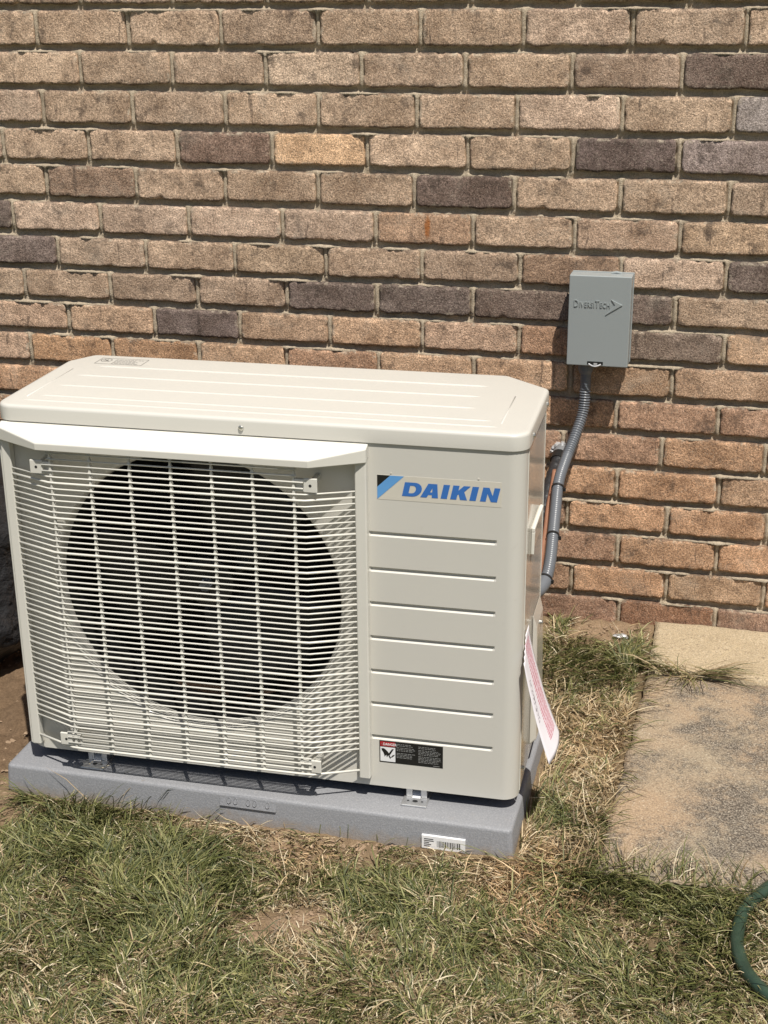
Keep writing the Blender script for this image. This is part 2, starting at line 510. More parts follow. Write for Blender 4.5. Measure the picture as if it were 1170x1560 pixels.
# ------------------------------------------------------------------ brick wall
ROWTOP = [1.2966, 1.2166, 1.1391, 1.0609, 0.9844, 0.9076, 0.8332, 0.7596, 0.6871, 0.6147, 0.5401, 0.4668, 0.3923, 0.3174, 0.2458, 0.1706, 0.0975, 0.0240]
JOINTS = {1: [-.615,-.410,-.209,-.006,.201,.402,.608,.814], 2: [-.523,-.319,-.118,.081,.290,.497,.703],
 3: [-.616,-.412,-.208,-.009,.193,.393,.596,.804], 4: [-.717,-.518,-.318,-.110,.091,.297,.504,.707],
 5: [-.623,-.415,-.216,-.014,.188,.391,.599,.806], 6: [-.710,-.504,-.301,-.093,.106,.309,.514,.718],
 7: [-.610,-.404,-.202,-.001,.204,.406,.609,.811], 8: [-.698,-.493,-.291,-.089,.108,.311,.515,.718],
 9: [-.599,-.394,-.197,.004,.205,.407,.612,.818], 10: [-.699,-.499,-.295,-.094,.110,.314,.517,.721],
 11: [.612,.817], 12: [.506,.709,.915], 13: [.621,.829], 14: [.520,.728,.932], 15: [.630,.835], 16: [.535,.736,.936], 17: [.640,.842]}
PITCH = .2035
tops = {r+1: z for r, z in enumerate(ROWTOP)}
for r in (0, -1): tops[r] = tops[r+1] + .0765
tops[19] = tops[18] - .0745
JOINTS[0] = [-.51,-.31,-.11,.097,.301,.506,.711]
JOINTS[-1] = [-.612,-.41,-.207,-.003,.201,.405,.61,.813]
JOINTS[18] = [.545,.748]
XMIN, XMAX = -1.22, 1.66
def full_joints(r):
    j = list(JOINTS[r])
    jr = random.Random(r * 5 + 3)
    while j[0] > XMIN: j.insert(0, j[0] - PITCH + jr.uniform(-.004, .004))
    while j[-1] < XMAX: j.append(j[-1] + PITCH + jr.uniform(-.004, .004))
    return j
ALLJ = {r: full_joints(r) for r in range(-1, 19)}
BED = .0135

wall = empty('brick_wall', (.2, 0, 0))
tag(wall, 'weathered tan and brown brick wall with recessed sandy mortar joints', 'wall')
WO = Vector((-.2, 0, 0))

def build_mortar():
    xs = np.arange(XMIN-.25, XMAX+.25, .0026)
    zs = []
    for r in range(-1, 19):
        zt, zb = tops[r], tops[r+1]
        bt = zb + BED
        zs += list(np.linspace(zb, bt, 6)[:-1]) + list(np.linspace(bt, zt, 10)[:-1])
    zs = np.array(sorted(zs))
    X, Z = np.meshgrid(xs, zs)
    Y = np.zeros_like(X)
    for r in range(-1, 19):
        zt, zb = tops[r], tops[r+1]
        inr = (Z >= zb - 1e-6) & (Z < zt - 1e-6)
        t = np.clip((Z - zb) / BED, 0, 1)
        smear = np.clip((fbm(X*13, Z*0+r*3.7, 47)-.50)*5, 0, 1)
        bed = .0092 + .0035*t - (.0100*smear + .0012) * np.clip(1-t/.30, 0, 1)
        jx = np.array(ALLJ[r])
        dist = np.min(np.abs(X[..., None] - jx[None, None, :]), -1) if False else np.abs(X - jx[np.abs(X[..., None]-jx).argmin(-1)])
        head = .0016 + .0065 * np.clip((dist-.0022)/.0032, 0, 1)
        inb = (Z - zb) < BED
        # beside a head joint of the course above, the bed joint fills out
        jb = np.array(ALLJ[r+1]) if r+1 in ALLJ else jx
        db = np.abs(X - jb[np.abs(X[..., None]-jb).argmin(-1)])
        bed = bed - .0055 * np.exp(-(dist/.007)**2) * np.clip(t*1.5, 0, 1) - .0045*np.exp(-(db/.012)**2)*np.clip(1-t/.5, 0, 1)
        Y = np.where(inr, np.where(inb, bed, head), Y)
    Y = Y + (fbm(X*60, Z*60, 41)-.5) * .0042 + (vnoise(X*220, Z*220, 43)-.5) * .0022
    ny, nx = X.shape
    v = np.stack([X + WO.x, Y, Z], -1).reshape(-1, 3)
    idx = np.arange(nx*ny).reshape(ny, nx)
    q = np.stack([idx[:-1,:-1], idx[:-1,1:], idx[1:,1:], idx[1:,:-1]], -1).reshape(-1, 4)
    me = bpy.data.meshes.new('mortar')
    me.vertices.add(len(v)); me.vertices.foreach_set('co', v.ravel())
    me.loops.add(q.size); me.loops.foreach_set('vertex_index', q.ravel())
    me.polygons.add(len(q)); me.polygons.foreach_set('loop_start', np.arange(0, q.size, 4)); me.polygons.foreach_set('loop_total', np.full(len(q), 4))
    me.polygons.foreach_set('use_smooth', np.ones(len(q), bool))
    me.update(); me.validate()
    link('mortar', me, M['mortar'], wall)
build_mortar()

BL, BH = .1915, .0615
def brick_variant(k):
    """one brick, centred, face towards -y, with a worn arris and an uneven face"""
    nx, nz = 40, 13
    u = np.linspace(0, 1, nx+1); w = np.linspace(0, 1, nz+1)
    # crowd the samples to the rim
    u = .5 - .5*np.cos(np.pi*u)*(.35) - (.5-u)*.65 if False else u
    U, Wd = np.meshgrid(u, w)
    X = (U-.5)*BL; Z = (Wd-.5)*BH
    s = 100 + k*13
    rag = .0020
    # ragged outline
    top = (vnoise(U*9, 0*U+k, s)-.5)*rag + (vnoise(U*37, 0*U+k, s+1)-.5)*rag*.9
    bot = (vnoise(U*9, 0*U+k, s+2)-.5)*rag*1.4 + (vnoise(U*31, 0*U+k, s+3)-.5)*rag*1.2
    lef = (vnoise(Wd*5, 0*U+k, s+4)-.5)*rag*1.2 + (vnoise(Wd*14, 0*U+k, s+5)-.5)*rag
    rig = (vnoise(Wd*5, 0*U+k, s+6)-.5)*rag*1.2 + (vnoise(Wd*14, 0*U+k, s+7)-.5)*rag
    Z = Z + np.where(Wd > .5, top*(Wd-.5)*2, bot*(.5-Wd)*2)
    X = X + np.where(U > .5, rig*(U-.5)*2, lef*(.5-U)*2)
    # round the four corners
    cx = np.clip((np.abs(U-.5)*BL - (BL/2-.007))/.007, 0, 1); cz = np.clip((np.abs(Wd-.5)*BH - (BH/2-.007))/.007, 0, 1)
    rr = np.minimum(cx, cz); X = X - np.sign(U-.5)*rr*.0022; Z = Z - np.sign(Wd-.5)*rr*.0022
    Y = (fbm(U*7, Wd*2.5, s+8)-.5)*.0022 + (vnoise(U*60, Wd*20, s+9)-.5)*.0013
    rim = (U < .001) | (U > .999) | (Wd < .001) | (Wd > .999)
    Y = Y + np.where(rim, .0006 + (vnoise(U*24, Wd*9, s+10)**2)*.0022, 0)
    # an occasional chip out of the arris
    rk = random.Random(k)
    for _ in range(rk.choice([0, 1, 1, 2])):
        a = rk.random(); b = rk.choice([0.0, 1.0]); rad = rk.uniform(.004, .009)
        d2 = ((U-a)*BL)**2 + ((Wd-b)*BH)**2
        Y = Y + .008*np.exp(-(d2/(rad*.7)**2)**2)
    vs = [tuple(p) for p in np.stack([X, Y, Z], -1).reshape(-1, 3)]
    W1 = nx+1
    fs = [(j*W1+i, j*W1+i+1, (j+1)*W1+i+1, (j+1)*W1+i) for j in range(nz) for i in range(nx)]
    ring = [i for i in range(W1)] + [j*W1+nx for j in range(1, nz+1)] + [nz*W1+i for i in range(nx-1, -1, -1)] + [j*W1 for j in range(nz-1, 0, -1)]
    b = len(vs)
    for i in ring: vs.append((vs[i][0]*.995, .035, vs[i][2]*.985))
    n = len(ring)
    for k2 in range(n): fs.append((ring[(k2+1) % n], ring[k2], b+k2, b+(k2+1) % n))
    me = mesh_np('brick', vs, fs, True)
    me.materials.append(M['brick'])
    return me
VARS = [brick_variant(k) for k in range(22)]

# base colours: weathered greyish tan above, warmer orange-brown near the ground
TAN = [(0.413,0.320,0.233), (0.448,0.348,0.256), (0.379,0.291,0.211), (0.461,0.362,0.278), (0.351,0.273,0.203)]
ORA = [(0.461,0.291,0.166), (0.496,0.312,0.178), (0.413,0.263,0.151), (0.393,0.253,0.158), (0.475,0.320,0.199)]
BRN = [(0.261,0.177,0.117), (0.242,0.163,0.109), (0.324,0.220,0.143)]
DRK = [(0.119,0.092,0.080), (0.133,0.105,0.090), (0.107,0.085,0.077)]
# (course, x somewhere in the brick) -> colour
SPECIAL = {(2,.80): (0.152,0.117,0.098), (2,-.02): (0.461,0.369,0.278), (4,-.25): (0.200,0.144,0.113), (4,-.02): (0.551,0.391,0.248), (4,.60): (0.103,0.081,0.073), (4,.80): (0.269,0.227,0.211),
 (3,.87): (0.303,0.277,0.263), (5,.30): (0.115,0.088,0.074), (5,-.52): (0.242,0.177,0.130), (6,-.78): (0.121,0.098,0.085), (7,-.70): (0.139,0.112,0.099), (6,.20): (0.372,0.263,0.181),
 (8,.0): (0.127,0.103,0.090), (8,.20): (0.143,0.117,0.102), (8,.42): (0.152,0.119,0.099), (8,.62): (0.127,0.100,0.085), (7,.88): (0.152,0.122,0.106),
 (7,.51): (0.255,0.181,0.126), (9,-.30): (0.131,0.106,0.095), (9,.70): (0.200,0.160,0.130), (7,-.12): (0.358,0.277,0.196), (10,-.59): (0.427,0.277,0.166), (10,-.40): (0.358,0.234,0.143),
 (10,.01): (0.344,0.227,0.151), (17,.54): (0.242,0.160,0.113), (17,.74): (0.242,0.147,0.095), (17,.92): (0.261,0.181,0.133), (16,.84): (0.358,0.263,0.178), (16,.44): (0.267,0.181,0.122),
 (2,.60): (0.358,0.277,0.211), (6,.62): (0.372,0.277,0.203), (6,.82): (0.379,0.284,0.196), (9,.51): (0.344,0.227,0.151), (10,.62): (0.344,0.244,0.163), (10,.82): (0.393,0.284,0.196), (13,.92): (0.386,0.277,0.188)}
def brick_colour(r, x, rr):
    lift = lambda c: tuple(v*(1.28 if sum(c) < .36 else 1.0) for v in c)
    for (a, b), c in SPECIAL.items():
        j = ALLJ[r]
        if a == r:
            k = max(i for i in range(len(j)) if j[i] <= b) if j[0] <= b else -1
            if k >= 0 and j[k] < x < j[k+1]: return lift(c)
    if r <= 8: P = TAN
    elif r <= 10: P = [tuple(.6*a+.4*b for a, b in zip(p, q_)) for p, q_ in zip(TAN, ORA)]
    else: P = ORA + ORA[2:4]
    inview = (-.90 < x < 1.06) and r >= 1
    q = rr.random() if not inview else rr.uniform(.15, 1.0)
    if q < .07: c = rr.choice(DRK)
    elif q < .15: c = rr.choice(BRN)
    else: c = rr.choice(P)
    f = rr.uniform(.90, 1.08)
    if r > 10: c = (c[0]*.86, c[1]*.90, c[2]*1.0)
    return tuple(v*f for v in c)
nb = 0
for r in range(-1, 19):
    j = ALLJ[r]
    for a, b in zip(j[:-1], j[1:]):
        rr = random.Random(int(a*1000) * 31 + r * 977)
        x = (a+b)/2
        if r == 18 and x < .2: continue
        if r < 1 and (x < -1.0 or x > 1.5): pass
        zt, zb = tops[r], tops[r+1] + BED
        gap = .0115 + rr.uniform(-.0015, .002)
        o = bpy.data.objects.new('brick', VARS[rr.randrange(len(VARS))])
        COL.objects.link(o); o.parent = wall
        o.location = (x + WO.x, rr.uniform(-.0015, .0012), (zt+zb)/2 + rr.uniform(-.0008, .0008))
        flip = -1 if rr.random() < .5 else 1
        o.scale = ((b-a-gap)/BL, 1, (zt-zb)/BH * rr.uniform(.985, 1.015))
        o.rotation_euler = (rr.uniform(-.012, .012), rr.uniform(-.005, .005), rr.uniform(-.006, .006))
        o.color = (*brick_colour(r, x, rr), 1)
        nb += 1
        if r == 6 and a < .218 < b:      # rust stain from an old fixing
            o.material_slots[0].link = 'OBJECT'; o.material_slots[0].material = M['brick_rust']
# the wall goes on beyond the frame: plain courses joined into one
mb = MB(); mm = MB()
for r in range(-14, 19):
    zt = tops[r] if r in tops else tops[-1] + .0765*(-1-r)
    zb = (tops[r+1] if r+1 in tops else tops[-1] + .0765*(-2-r)) + BED
    x = -4.0 + (PITCH/2 if r % 2 else 0)
    while x < 4.6:
        if r < -1 or x + .096 < ALLJ[r][0] - .1 or x - .096 > ALLJ[r][-1] + .1 if r >= -1 else True:
            mb.box(x-.096+WO.x, x+.096+WO.x, -.001, .03, zb, zt)
        x += PITCH
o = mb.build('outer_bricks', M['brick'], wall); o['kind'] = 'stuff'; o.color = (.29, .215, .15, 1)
mm.box(-4.2+WO.x, 4.8+WO.x, .014, .20, tops[19]-.1, tops[-1]+.0765*13+.1)
mm.build('wall_core', M['mortar'], wall)

# ------------------------------------------------------------------ paving slabs
def slab(name, x0, x1, x0b, y0, y1, mat, label, seed, dz=0.0):
    """x0 = left edge at y1 (back), x0b = left edge at y0 (front)"""
    nx, ny = 60, 60
    vs = []; fs = []
    for j in range(ny+1):
        t = j/ny; y = y0 + (y1-y0)*t
        xl = x0b + (x0-x0b)*t + (vnoise(np.array([t*22.]), np.array([seed*1.]), seed)[0]-.5)*.007
        for i in range(nx+1):
            s = i/nx; x = xl + (x1-xl)*s
            yy = y + ((vnoise(np.array([s*26.]), np.array([3.]), seed+3)[0]-.5)*.008 if j in (0, ny) else 0)
            e = min(s*(x1-xl), (1-s)*(x1-xl), t*(y1-y0), (1-t)*(y1-y0))
            z = float(gz(x, y)) + .012 + dz + (float(fbm(np.array([x*30]), np.array([y*30]), seed)[0])-.5)*.004 - .004*math.exp(-e/.006)
            vs.append((x, yy, z))
    W1 = nx+1
    fs = [(j*W1+i, j*W1+i+1, (j+1)*W1+i+1, (j+1)*W1+i) for j in range(ny) for i in range(nx)]
    ring = [i for i in range(W1)] + [j*W1+nx for j in range(1, ny+1)] + [ny*W1+i for i in range(nx-1, -1, -1)] + [j*W1 for j in range(ny-1, 0, -1)]
    b = len(vs)
    for i in ring: vs.append((vs[i][0], vs[i][1], vs[i][2]-.05))
    n = len(ring)
    for k in range(n): fs.append((ring[(k+1) % n], ring[k], b+k, b+(k+1) % n))
    cx, cy = (x0+x1)/2, (y0+y1)/2
    me = mesh_np(name, [(v[0]-cx, v[1]-cy, v[2]) for v in vs], fs, True)
    o = link(name, me, mat); o.location = (cx, cy, 0)
    tag(o, label, 'slab')
    return o
slab('paving_slab', .722, 1.33, .690, -.872, -.222, M['slab'], 'large concrete paving slab stained with dark lichen in front of the wall', 5)
slab('paving_slab', .722, 1.33, .722, -.216, -.004, M['slab2'], 'narrow pale sandy paving slab laid against the foot of the wall', 9, .006)

# ------------------------------------------------------------------ equipment pad
PTOP = .054
pad = empty('equipment_pad', ((PAD[0]+PAD[1])/2, (PAD[2]+PAD[3])/2, 0))
tag(pad, 'grey moulded plastic equipment pad under the air conditioner', 'pad')
pc = pad.location
def pad_mesh():
    mb = MB()
    x0, x1, y0, y1 = PAD[0]-pc.x, PAD[1]-pc.x, PAD[2]-pc.y, PAD[3]-pc.y
    def ring(d, z, r):
        pts = []
        for cx, cy, a0 in ((x1-d-r, y1-d-r, 0), (x0+d+r, y1-d-r, 90), (x0+d+r, y0+d+r, 180), (x1-d-r, y0+d+r, 270)):
            for k in range(6):
                a = math.radians(a0 + k*18)
                pts.append((cx + r*math.cos(a), cy + r*math.sin(a), z))
        return pts
    rings = [ring(-.004, -.05, .008), ring(.0015, PTOP-.0065, .009), ring(.0025, PTOP-.0030, .009), ring(.0045, PTOP-.0010, .010), ring(.0080, PTOP, .012)]
    n = len(rings[0]); vs = [p for r in rings for p in r]; fs = []
    for i in range(len(rings)-1):
        for k in range(n): fs.append((i*n+k, i*n+(k+1) % n, (i+1)*n+(k+1) % n, (i+1)*n+k))
    fs.append(tuple(range((len(rings)-1)*n, len(rings)*n)))
    mb.add(vs, fs)
    return mb.build('pad_body', M['pad'], pad, auto=True)
pad_mesh()
mb = MB()
yb, yt = PAD[2]-.0026-pc.y, PAD[2]+.0035-pc.y
mb.add([(.047-pc.x, yb, .031), (.148-pc.x, yb, .031), (.148-pc.x, yt, .0528), (.047-pc.x, yt, .0528), (.047-pc.x, yt+.004, .031), (.148-pc.x, yt+.004, .031), (.148-pc.x, yt+.006, .0528), (.047-pc.x, yt+.006, .0528)],
       [(0,1,2,3), (4,5,6,7), (0,1,5,4), (1,2,6,5), (2,3,7,6), (3,0,4,7)])
pl = mb.build('name_plate', M['pad'], pad, bevel=.0007)
mb = MB()
rr = random.Random(4)
for k in range(7):
    x = .064 + k*.0115 - pc.x
    if k in (2, 5): continue
    ang = [(math.cos(a)*.0035, math.sin(a)*.005) for a in np.linspace(0, 2*math.pi, 9)[:-1]]
    mb.tube([(x+a, PAD[2]-.0004-pc.y+b*.38, .0420+b) for a, b in ang + ang[:1]], .0007, 4)
mb.build('embossed_marks', M['pad'], pl)
mb = MB(); mb.box(.402-pc.x, .475-pc.x, PAD[2]-.0042-pc.y, PAD[2]+.003-pc.y, .0035, .0275)
bc = mb.build('barcode_label', M['white'], pad)
mb = MB()
x = .428
while x < .466:
    w = rr.choice([.0006, .0011, .0018]); mb.box(x-pc.x, x+w-pc.x, PAD[2]-.0045-pc.y, PAD[2]-.004-pc.y, .0085, .020); x += w + rr.choice([.0008, .0014])
for k in range(5):
    mb.box(.406+.0-pc.x, .406+rr.uniform(.008, .017)-pc.x, PAD[2]-.0045-pc.y, PAD[2]-.004-pc.y, .0075+k*.0034, .0088+k*.0034)
mb.build('barcode_print', M['black'], bc)

# ------------------------------------------------------------------ air conditioner (local: x to the right from its middle, y back, z up from its base)
UW, UD, UH, ROT = .8692, .3322, .6346, .02225
FRONT = Vector((.54922, -.80496, .076))
ex = Vector((math.cos(ROT), math.sin(ROT), 0)); ey = Vector((-math.sin(ROT), math.cos(ROT), 0))
FOOT = .022
org = FRONT - ex*(UW/2) + ey*(UD/2) - Vector((0, 0, FOOT))
ac = empty('air_conditioner', org, ROT)
tag(ac, 'ivory outdoor air conditioner unit with a wire fan grille standing on the grey pad', 'air conditioner')
def L(u, v, h): return (u + UW/2, v - UD/2, h + FOOT)     # u 0..-UW from right edge, v back from front, h up from casing bottom

def rounded_outline(pts, n=7):
    """pts: list of (x, y, radius), counter-clockwise; returns a polyline with arcs"""
    out = []; N = len(pts)
    for i in range(N):
        p0 = np.array(pts[i-1][:2]); p = np.array(pts[i][:2]); p1 = np.array(pts[(i+1) % N][:2]); r = pts[i][2]
        a = (p0-p)/np.linalg.norm(p0-p); b = (p1-p)/np.linalg.norm(p1-p)
        th = math.acos(max(-1, min(1, a@b))); d = r/math.tan(th/2)
        s, e = p + a*d, p + b*d
        c = p + (a+b)/np.linalg.norm(a+b) * r/math.sin(th/2)
        a0 = math.atan2(*(s-c)[::-1]); a1 = math.atan2(*(e-c)[::-1]); da = (a1-a0+math.pi) % (2*math.pi) - math.pi
        for k in range(n+1): out.append(tuple(c + r*np.array([math.cos(a0+da*k/n), math.sin(a0+da*k/n)])))
    return out
def body_pts(d, rf, rb):
    # counter-clockwise from front right; chamfered back corners
    return [(0+d, 0-d, rf), (0+d, .262+d*.4, rb), (-.078+d*.4, UD+d, rb), (-UW+.03-d*.4, UD+d, rb), (-UW-d, UD-.05+d*.4, rb), (-UW-d, 0-d, rf)]

# lid
def build_lid():
    mb = MB(); n = 7
    prof = [(.0030, .608), (.0030, .6285), (.0024, .6312), (.0006, .6333), (-.0020, .6343), (-.0050, .6346)]
    rings = []
    for d, h in prof:
        rings.append([L(x, y, h) for x, y in rounded_outline(body_pts(d, .026+d, .016+d), n)])
    N = len(rings[0]); vs = [p for r in rings for p in r]; fs = []
    for i in range(len(rings)-1):
        for k in range(N): fs.append((i*N+k, i*N+(k+1) % N, (i+1)*N+(k+1) % N, (i+1)*N+k))
    fs.append(tuple(range((len(rings)-1)*N, len(rings)*N)))
    # inner return of the skirt
    inner = [L(x, y, .608) for x, y in rounded_outline(body_pts(.0005, .0265, .0165), n)]
    b = len(vs); vs += inner
    for k in range(N): fs.append((k, b+k, b+(k+1) % N, (k+1) % N))
    mb.add(vs, fs)
    return mb.build('lid', M['paint'], ac, auto=True)
lid = build_lid()
def bead(u0, u1, v, w=.006, hgt=.0014):
    mb = MB(); n = 6; ringsv = []
    for u, s in ((u0, .05), (u0+.02, 1), (u1-.02, 1), (u1, .05)):
        ringsv.append([L(u, v + w/2*math.cos(math.pi*k/n)*max(s, .3), UH - .0002 + hgt*math.sin(math.pi*k/n)*s) for k in range(n+1)])
    vs = [p for r in ringsv for p in r]; W1 = n+1
    fs = [(i*W1+k, i*W1+k+1, (i+1)*W1+k+1, (i+1)*W1+k) for i in range(3) for k in range(n)]
    mb.add(vs, fs); return mb.build('ridge', M['paint'], lid, smooth=True)
for u0, u1, v in ((-.805, -.097, .257), (-.818, -.100, .193), (-.822, -.096, .126), (-.825, -.06, .062), (-.84, -.045, .032)):
    bead(u0, u1, v)
mb = MB()
vv = [(-.046, .05), (-.046, .205)]
mb.tube([L(a, b, UH-.0012) for a, b in vv], .0017, 8)
mb.build('ridge', M['paint'], lid, smooth=True)
mb = MB()
mb.tube([L(a, b, UH-.0012) for a, b in [(-.838, .05), (-.838, .23)]], .0017, 8)
mb.build('ridge', M['paint'], lid, smooth=True)
# printed notice on the lid
mb = MB(); z0 = UH + .0003
def line2(mb, u0, v0, u1, v1, w=.0009):
    dx, dy = u1-u0, v1-v0; q = math.hypot(dx, dy); nx_, ny_ = -dy/q*w/2, dx/q*w/2
    mb.add([L(u0+nx_, v0+ny_, z0), L(u0-nx_, v0-ny_, z0), L(u1-nx_, v1-ny_, z0), L(u1+nx_, v1+ny_, z0)], [(0, 1, 2, 3)])
U0, U1, V0, V1 = -.816, -.727, .272, .311
for a in ((U0,V0,U1,V0),(U1,V0,U1,V1),(U1,V1,U0,V1),(U0,V1,U0,V0)): line2(mb, *a)
ccx, ccv = -.803, .297
for k in range(16):
    a0, a1 = 2*math.pi*k/16, 2*math.pi*(k+1)/16
    line2(mb, ccx+.010*math.cos(a0), ccv+.010*math.sin(a0), ccx+.010*math.cos(a1), ccv+.010*math.sin(a1), .0012)
line2(mb, ccx-.007, ccv+.007, ccx+.007, ccv-.007, .0012)
line2(mb, ccx-.006, ccv-.003, ccx+.005, ccv-.003, .0012); line2(mb, ccx, ccv-.004, ccx+.002, ccv+.005, .0012)
rr = random.Random(9)
for k in range(5):
    v = .303 - k*.0065; u = -.786
    while u < -.737 + rr.uniform(-.012, .004):
        w = rr.uniform(.003, .008); line2(mb, u, v, u+w, v, .0014); u += w + .0016
mb.build('printed_notice', M['grayprint'], lid)

def screw(name, pos, axis, r=.0042, parent=None):
    a = Vector(axis).normalized(); p = Vector(pos); mb = MB()
    mb.tube([p - a*.002, p + a*.0012, p + a*.0026, p + a*.0030], [r, r, r*.75, r*.3], 10)
    o = mb.build(name, M['screw'], parent, smooth=False)
    t = a.cross(Vector((0, 0, 1)) if abs(a.z) < .9 else Vector((1, 0, 0))).normalized(); s = a.cross(t)
    return o
screw('screw', L(-.449, -.0034, .6195), (0, -1, 0), .0045, lid)
screw('screw', L(.0034, .060, .6165), (1, 0, 0), .0045, lid)
screw('screw', L(.0034, .232, .6165), (1, 0, 0), .0045, lid)

# front panel: flat with the fan opening on the left, grooved louvre field on the right
FC = (-.542, .322); FR = .2540
GROOVES = [.458, .397, .337, .2765, .216, .156, .094]
def build_front():
    bm = bmesh.new()
    uL, uM, hB, hT = -UW+.026, -.2475, .0, .612
    n = 72
    circ = [bm.verts.new(L(FC[0]+FR*math.cos(2*math.pi*k/n), 0, FC[1]+FR*math.sin(2*math.pi*k/n))) for k in range(n)]
    hs = sorted(set([hB, hT] + [h for g in GROOVES for h in (g+.0035, g+.0005, g-.0018, g-.0052)]))
    rect = [bm.verts.new(L(uL, 0, hB)), bm.verts.new(L(uM, 0, hB))]
    rect += [bm.verts.new(L(uM, 0, h)) for h in hs[1:-1]]
    rect += [bm.verts.new(L(uM, 0, hT)), bm.verts.new(L(uL, 0, hT))]
    edges = [bm.edges.new((circ[k], circ[(k+1) % n])) for k in range(n)] + [bm.edges.new((rect[k], rect[(k+1) % len(rect)])) for k in range(len(rect))]
    bmesh.ops.triangle_fill(bm, edges=edges, use_beauty=True)
    # rolled mouth of the opening
    prev = circ
    for dr, dv in ((-.003, .0015), (-.006, .005), (-.0085, .012), (-.009, .03)):
        ring = [bm.verts.new(L(FC[0]+(FR+dr)*math.cos(2*math.pi*k/n), dv, FC[1]+(FR+dr)*math.sin(2*math.pi*k/n))) for k in range(n)]
        for k in range(n): bm.faces.new((prev[k], prev[(k+1) % n], ring[(k+1) % n], ring[k]))
        prev = ring
    # right field with pressed grooves
    us = [uM, -.2455, -.2430, -.15, -.0455, -.0420, -.026]
    def dep(u, h):
        for g in GROOVES:
            if abs(h-(g+.0005)) < 1e-6 or abs(h-(g-.0018)) < 1e-6:
                if -.2450 < u < -.0440: return .0042
        return 0.0
    grid = [[bm.verts.new(L(u, dep(u, h), h)) for u in us] for h in hs]
    for j in range(len(hs)-1):
        for i in range(len(us)-1):
            bm.faces.new((grid[j][i], grid[j][i+1], grid[j+1][i+1], grid[j+1][i]))
    # rounded front corners, wrapping on to the sides
    def corner(cu, sgn, a0, a1, first):
        prev = first; K = 8
        for k in range(1, K+1):
            a = math.radians(a0 + (a1-a0)*k/K)
            col = [bm.verts.new(L(cu + .026*math.cos(a), .026 + .026*math.sin(a), h)) for h in hs]
            for j in range(len(hs)-1): bm.faces.new((prev[j], col[j], col[j+1], prev[j+1]))
            prev = col
        return prev
    corner(-.026, 1, 270, 360, [grid[j][-1] for j in range(len(hs))])
    lcol = [bm.verts.new(L(uL, 0, h)) for h in hs]
    last = corner(uL, -1, 270, 180, lcol)
    bmesh.ops.remove_doubles(bm, verts=bm.verts, dist=1e-5)
    bmesh.ops.recalc_face_normals(bm, faces=bm.faces)
    # folded bottom edge
    me = bpy.data.meshes.new('front_panel'); bm.to_mesh(me); bm.free()
    # orient outwards
    sharp_by_angle(me, math.radians(28))
    return link('front_panel', me, M['paint'], ac)
front = build_front()
mb = MB()
mb.prism([(-UW+.03, .0), (-.03, .0), (-.03, .028), (-UW+.03, .028)], lambda x, y, d: L(x, y+.004, d), .0015, .004)
mb.build('base_pan', M['shroud'], ac)
for u, h in ((-.209, .606), (-.073, .605), (-.209, .560), (-.072, .560)):
    mb = MB(); mb.tube([L(u, .001, h), L(u, -.0008, h)], .0012, 8); mb.build('rivet', M['plate'], front)

# side and rear panels
def wall_strip(name, poly, mat, h0=.0, h1=.612, smooth=True, parent=ac):
    mb = MB()
    n = len(poly)
    vs = [L(x, y, h0) for x, y in poly] + [L(x, y, h1) for x, y in poly]
    mb.add(vs, [(i, i+1, n+i+1, n+i) for i in range(n-1)])
    return mb.build(name, mat, parent, smooth=False, auto=True)
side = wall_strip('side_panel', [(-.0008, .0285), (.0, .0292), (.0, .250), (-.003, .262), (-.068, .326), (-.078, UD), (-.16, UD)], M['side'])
wall_strip('rear_panel', [(-.16, UD), (-UW+.03, UD), (-UW, UD-.05), (-UW, .026)], M['paint'])
# rim bead down the front edge of the side panel and its rear fold
mb = MB(); mb.tube([L(.0, .030, .004), L(.0, .030, .608)], .0012, 6); mb.build('seam', M['grille'], side)
mb = MB(); mb.tube([L(-.001, .250, .004), L(-.001, .250, .608)], .0016, 6); mb.build('seam', M['grille'], side)
# carrying handle: a moulded pocket
mb = MB()
def S(v, h, d): return L(d, v, h)
mb.add([S(.080,.408,.0), S(.190,.408,.0), S(.190,.455,.0), S(.080,.455,.0), S(.083,.411,.004), S(.187,.411,.004), S(.187,.452,.004), S(.083,.452,.004)],
       [(0,1,2,3), (4,5,6,7), (0,1,5,4), (1,2,6,5), (2,3,7,6), (3,0,4,7)])
hd = mb.build('carrying_handle', M['side'], side, bevel=.001)
mb = MB()
mb.add([S(.078,.448,.002), S(.190,.448,.002), S(.190,.456,.002), S(.078,.456,.002), S(.078,.449,.0075), S(.190,.449,.0075), S(.190,.455,.0075), S(.078,.455,.0075)],
       [(0,1,2,3), (4,5,6,7), (0,1,5,4), (1,2,6,5), (2,3,7,6), (3,0,4,7)])
mb.add([S(.078,.410,.002), S(.090,.410,.002), S(.090,.448,.002), S(.078,.448,.002), S(.078,.410,.007), S(.086,.410,.006), S(.086,.448,.0075), S(.078,.448,.0075)],
       [(0,1,2,3), (4,5,6,7), (0,1,5,4), (1,2,6,5), (2,3,7,6), (3,0,4,7)])
mb.build('handle_grip', M['grille'], hd, bevel=.001)
# service valve cover low on the side
mb = MB()
mb.add([S(.15,.02,.0), S(.245,.02,.0), S(.245,.27,.0), S(.15,.27,.0), S(.157,.03,.012), S(.240,.03,.012), S(.240,.245,.007), S(.157,.245,.007)],
       [(0,1,2,3), (4,5,6,7), (0,1,5,4), (1,2,6,5), (2,3,7,6), (3,0,4,7)])
vc = mb.build('valve_cover', M['side'], side, bevel=.003)
screw('screw', L(.009, .200, .236), (1, 0, 0), .004, side)
screw('screw', L(.001, .06, .03), (1, 0, 0), .0035, side)

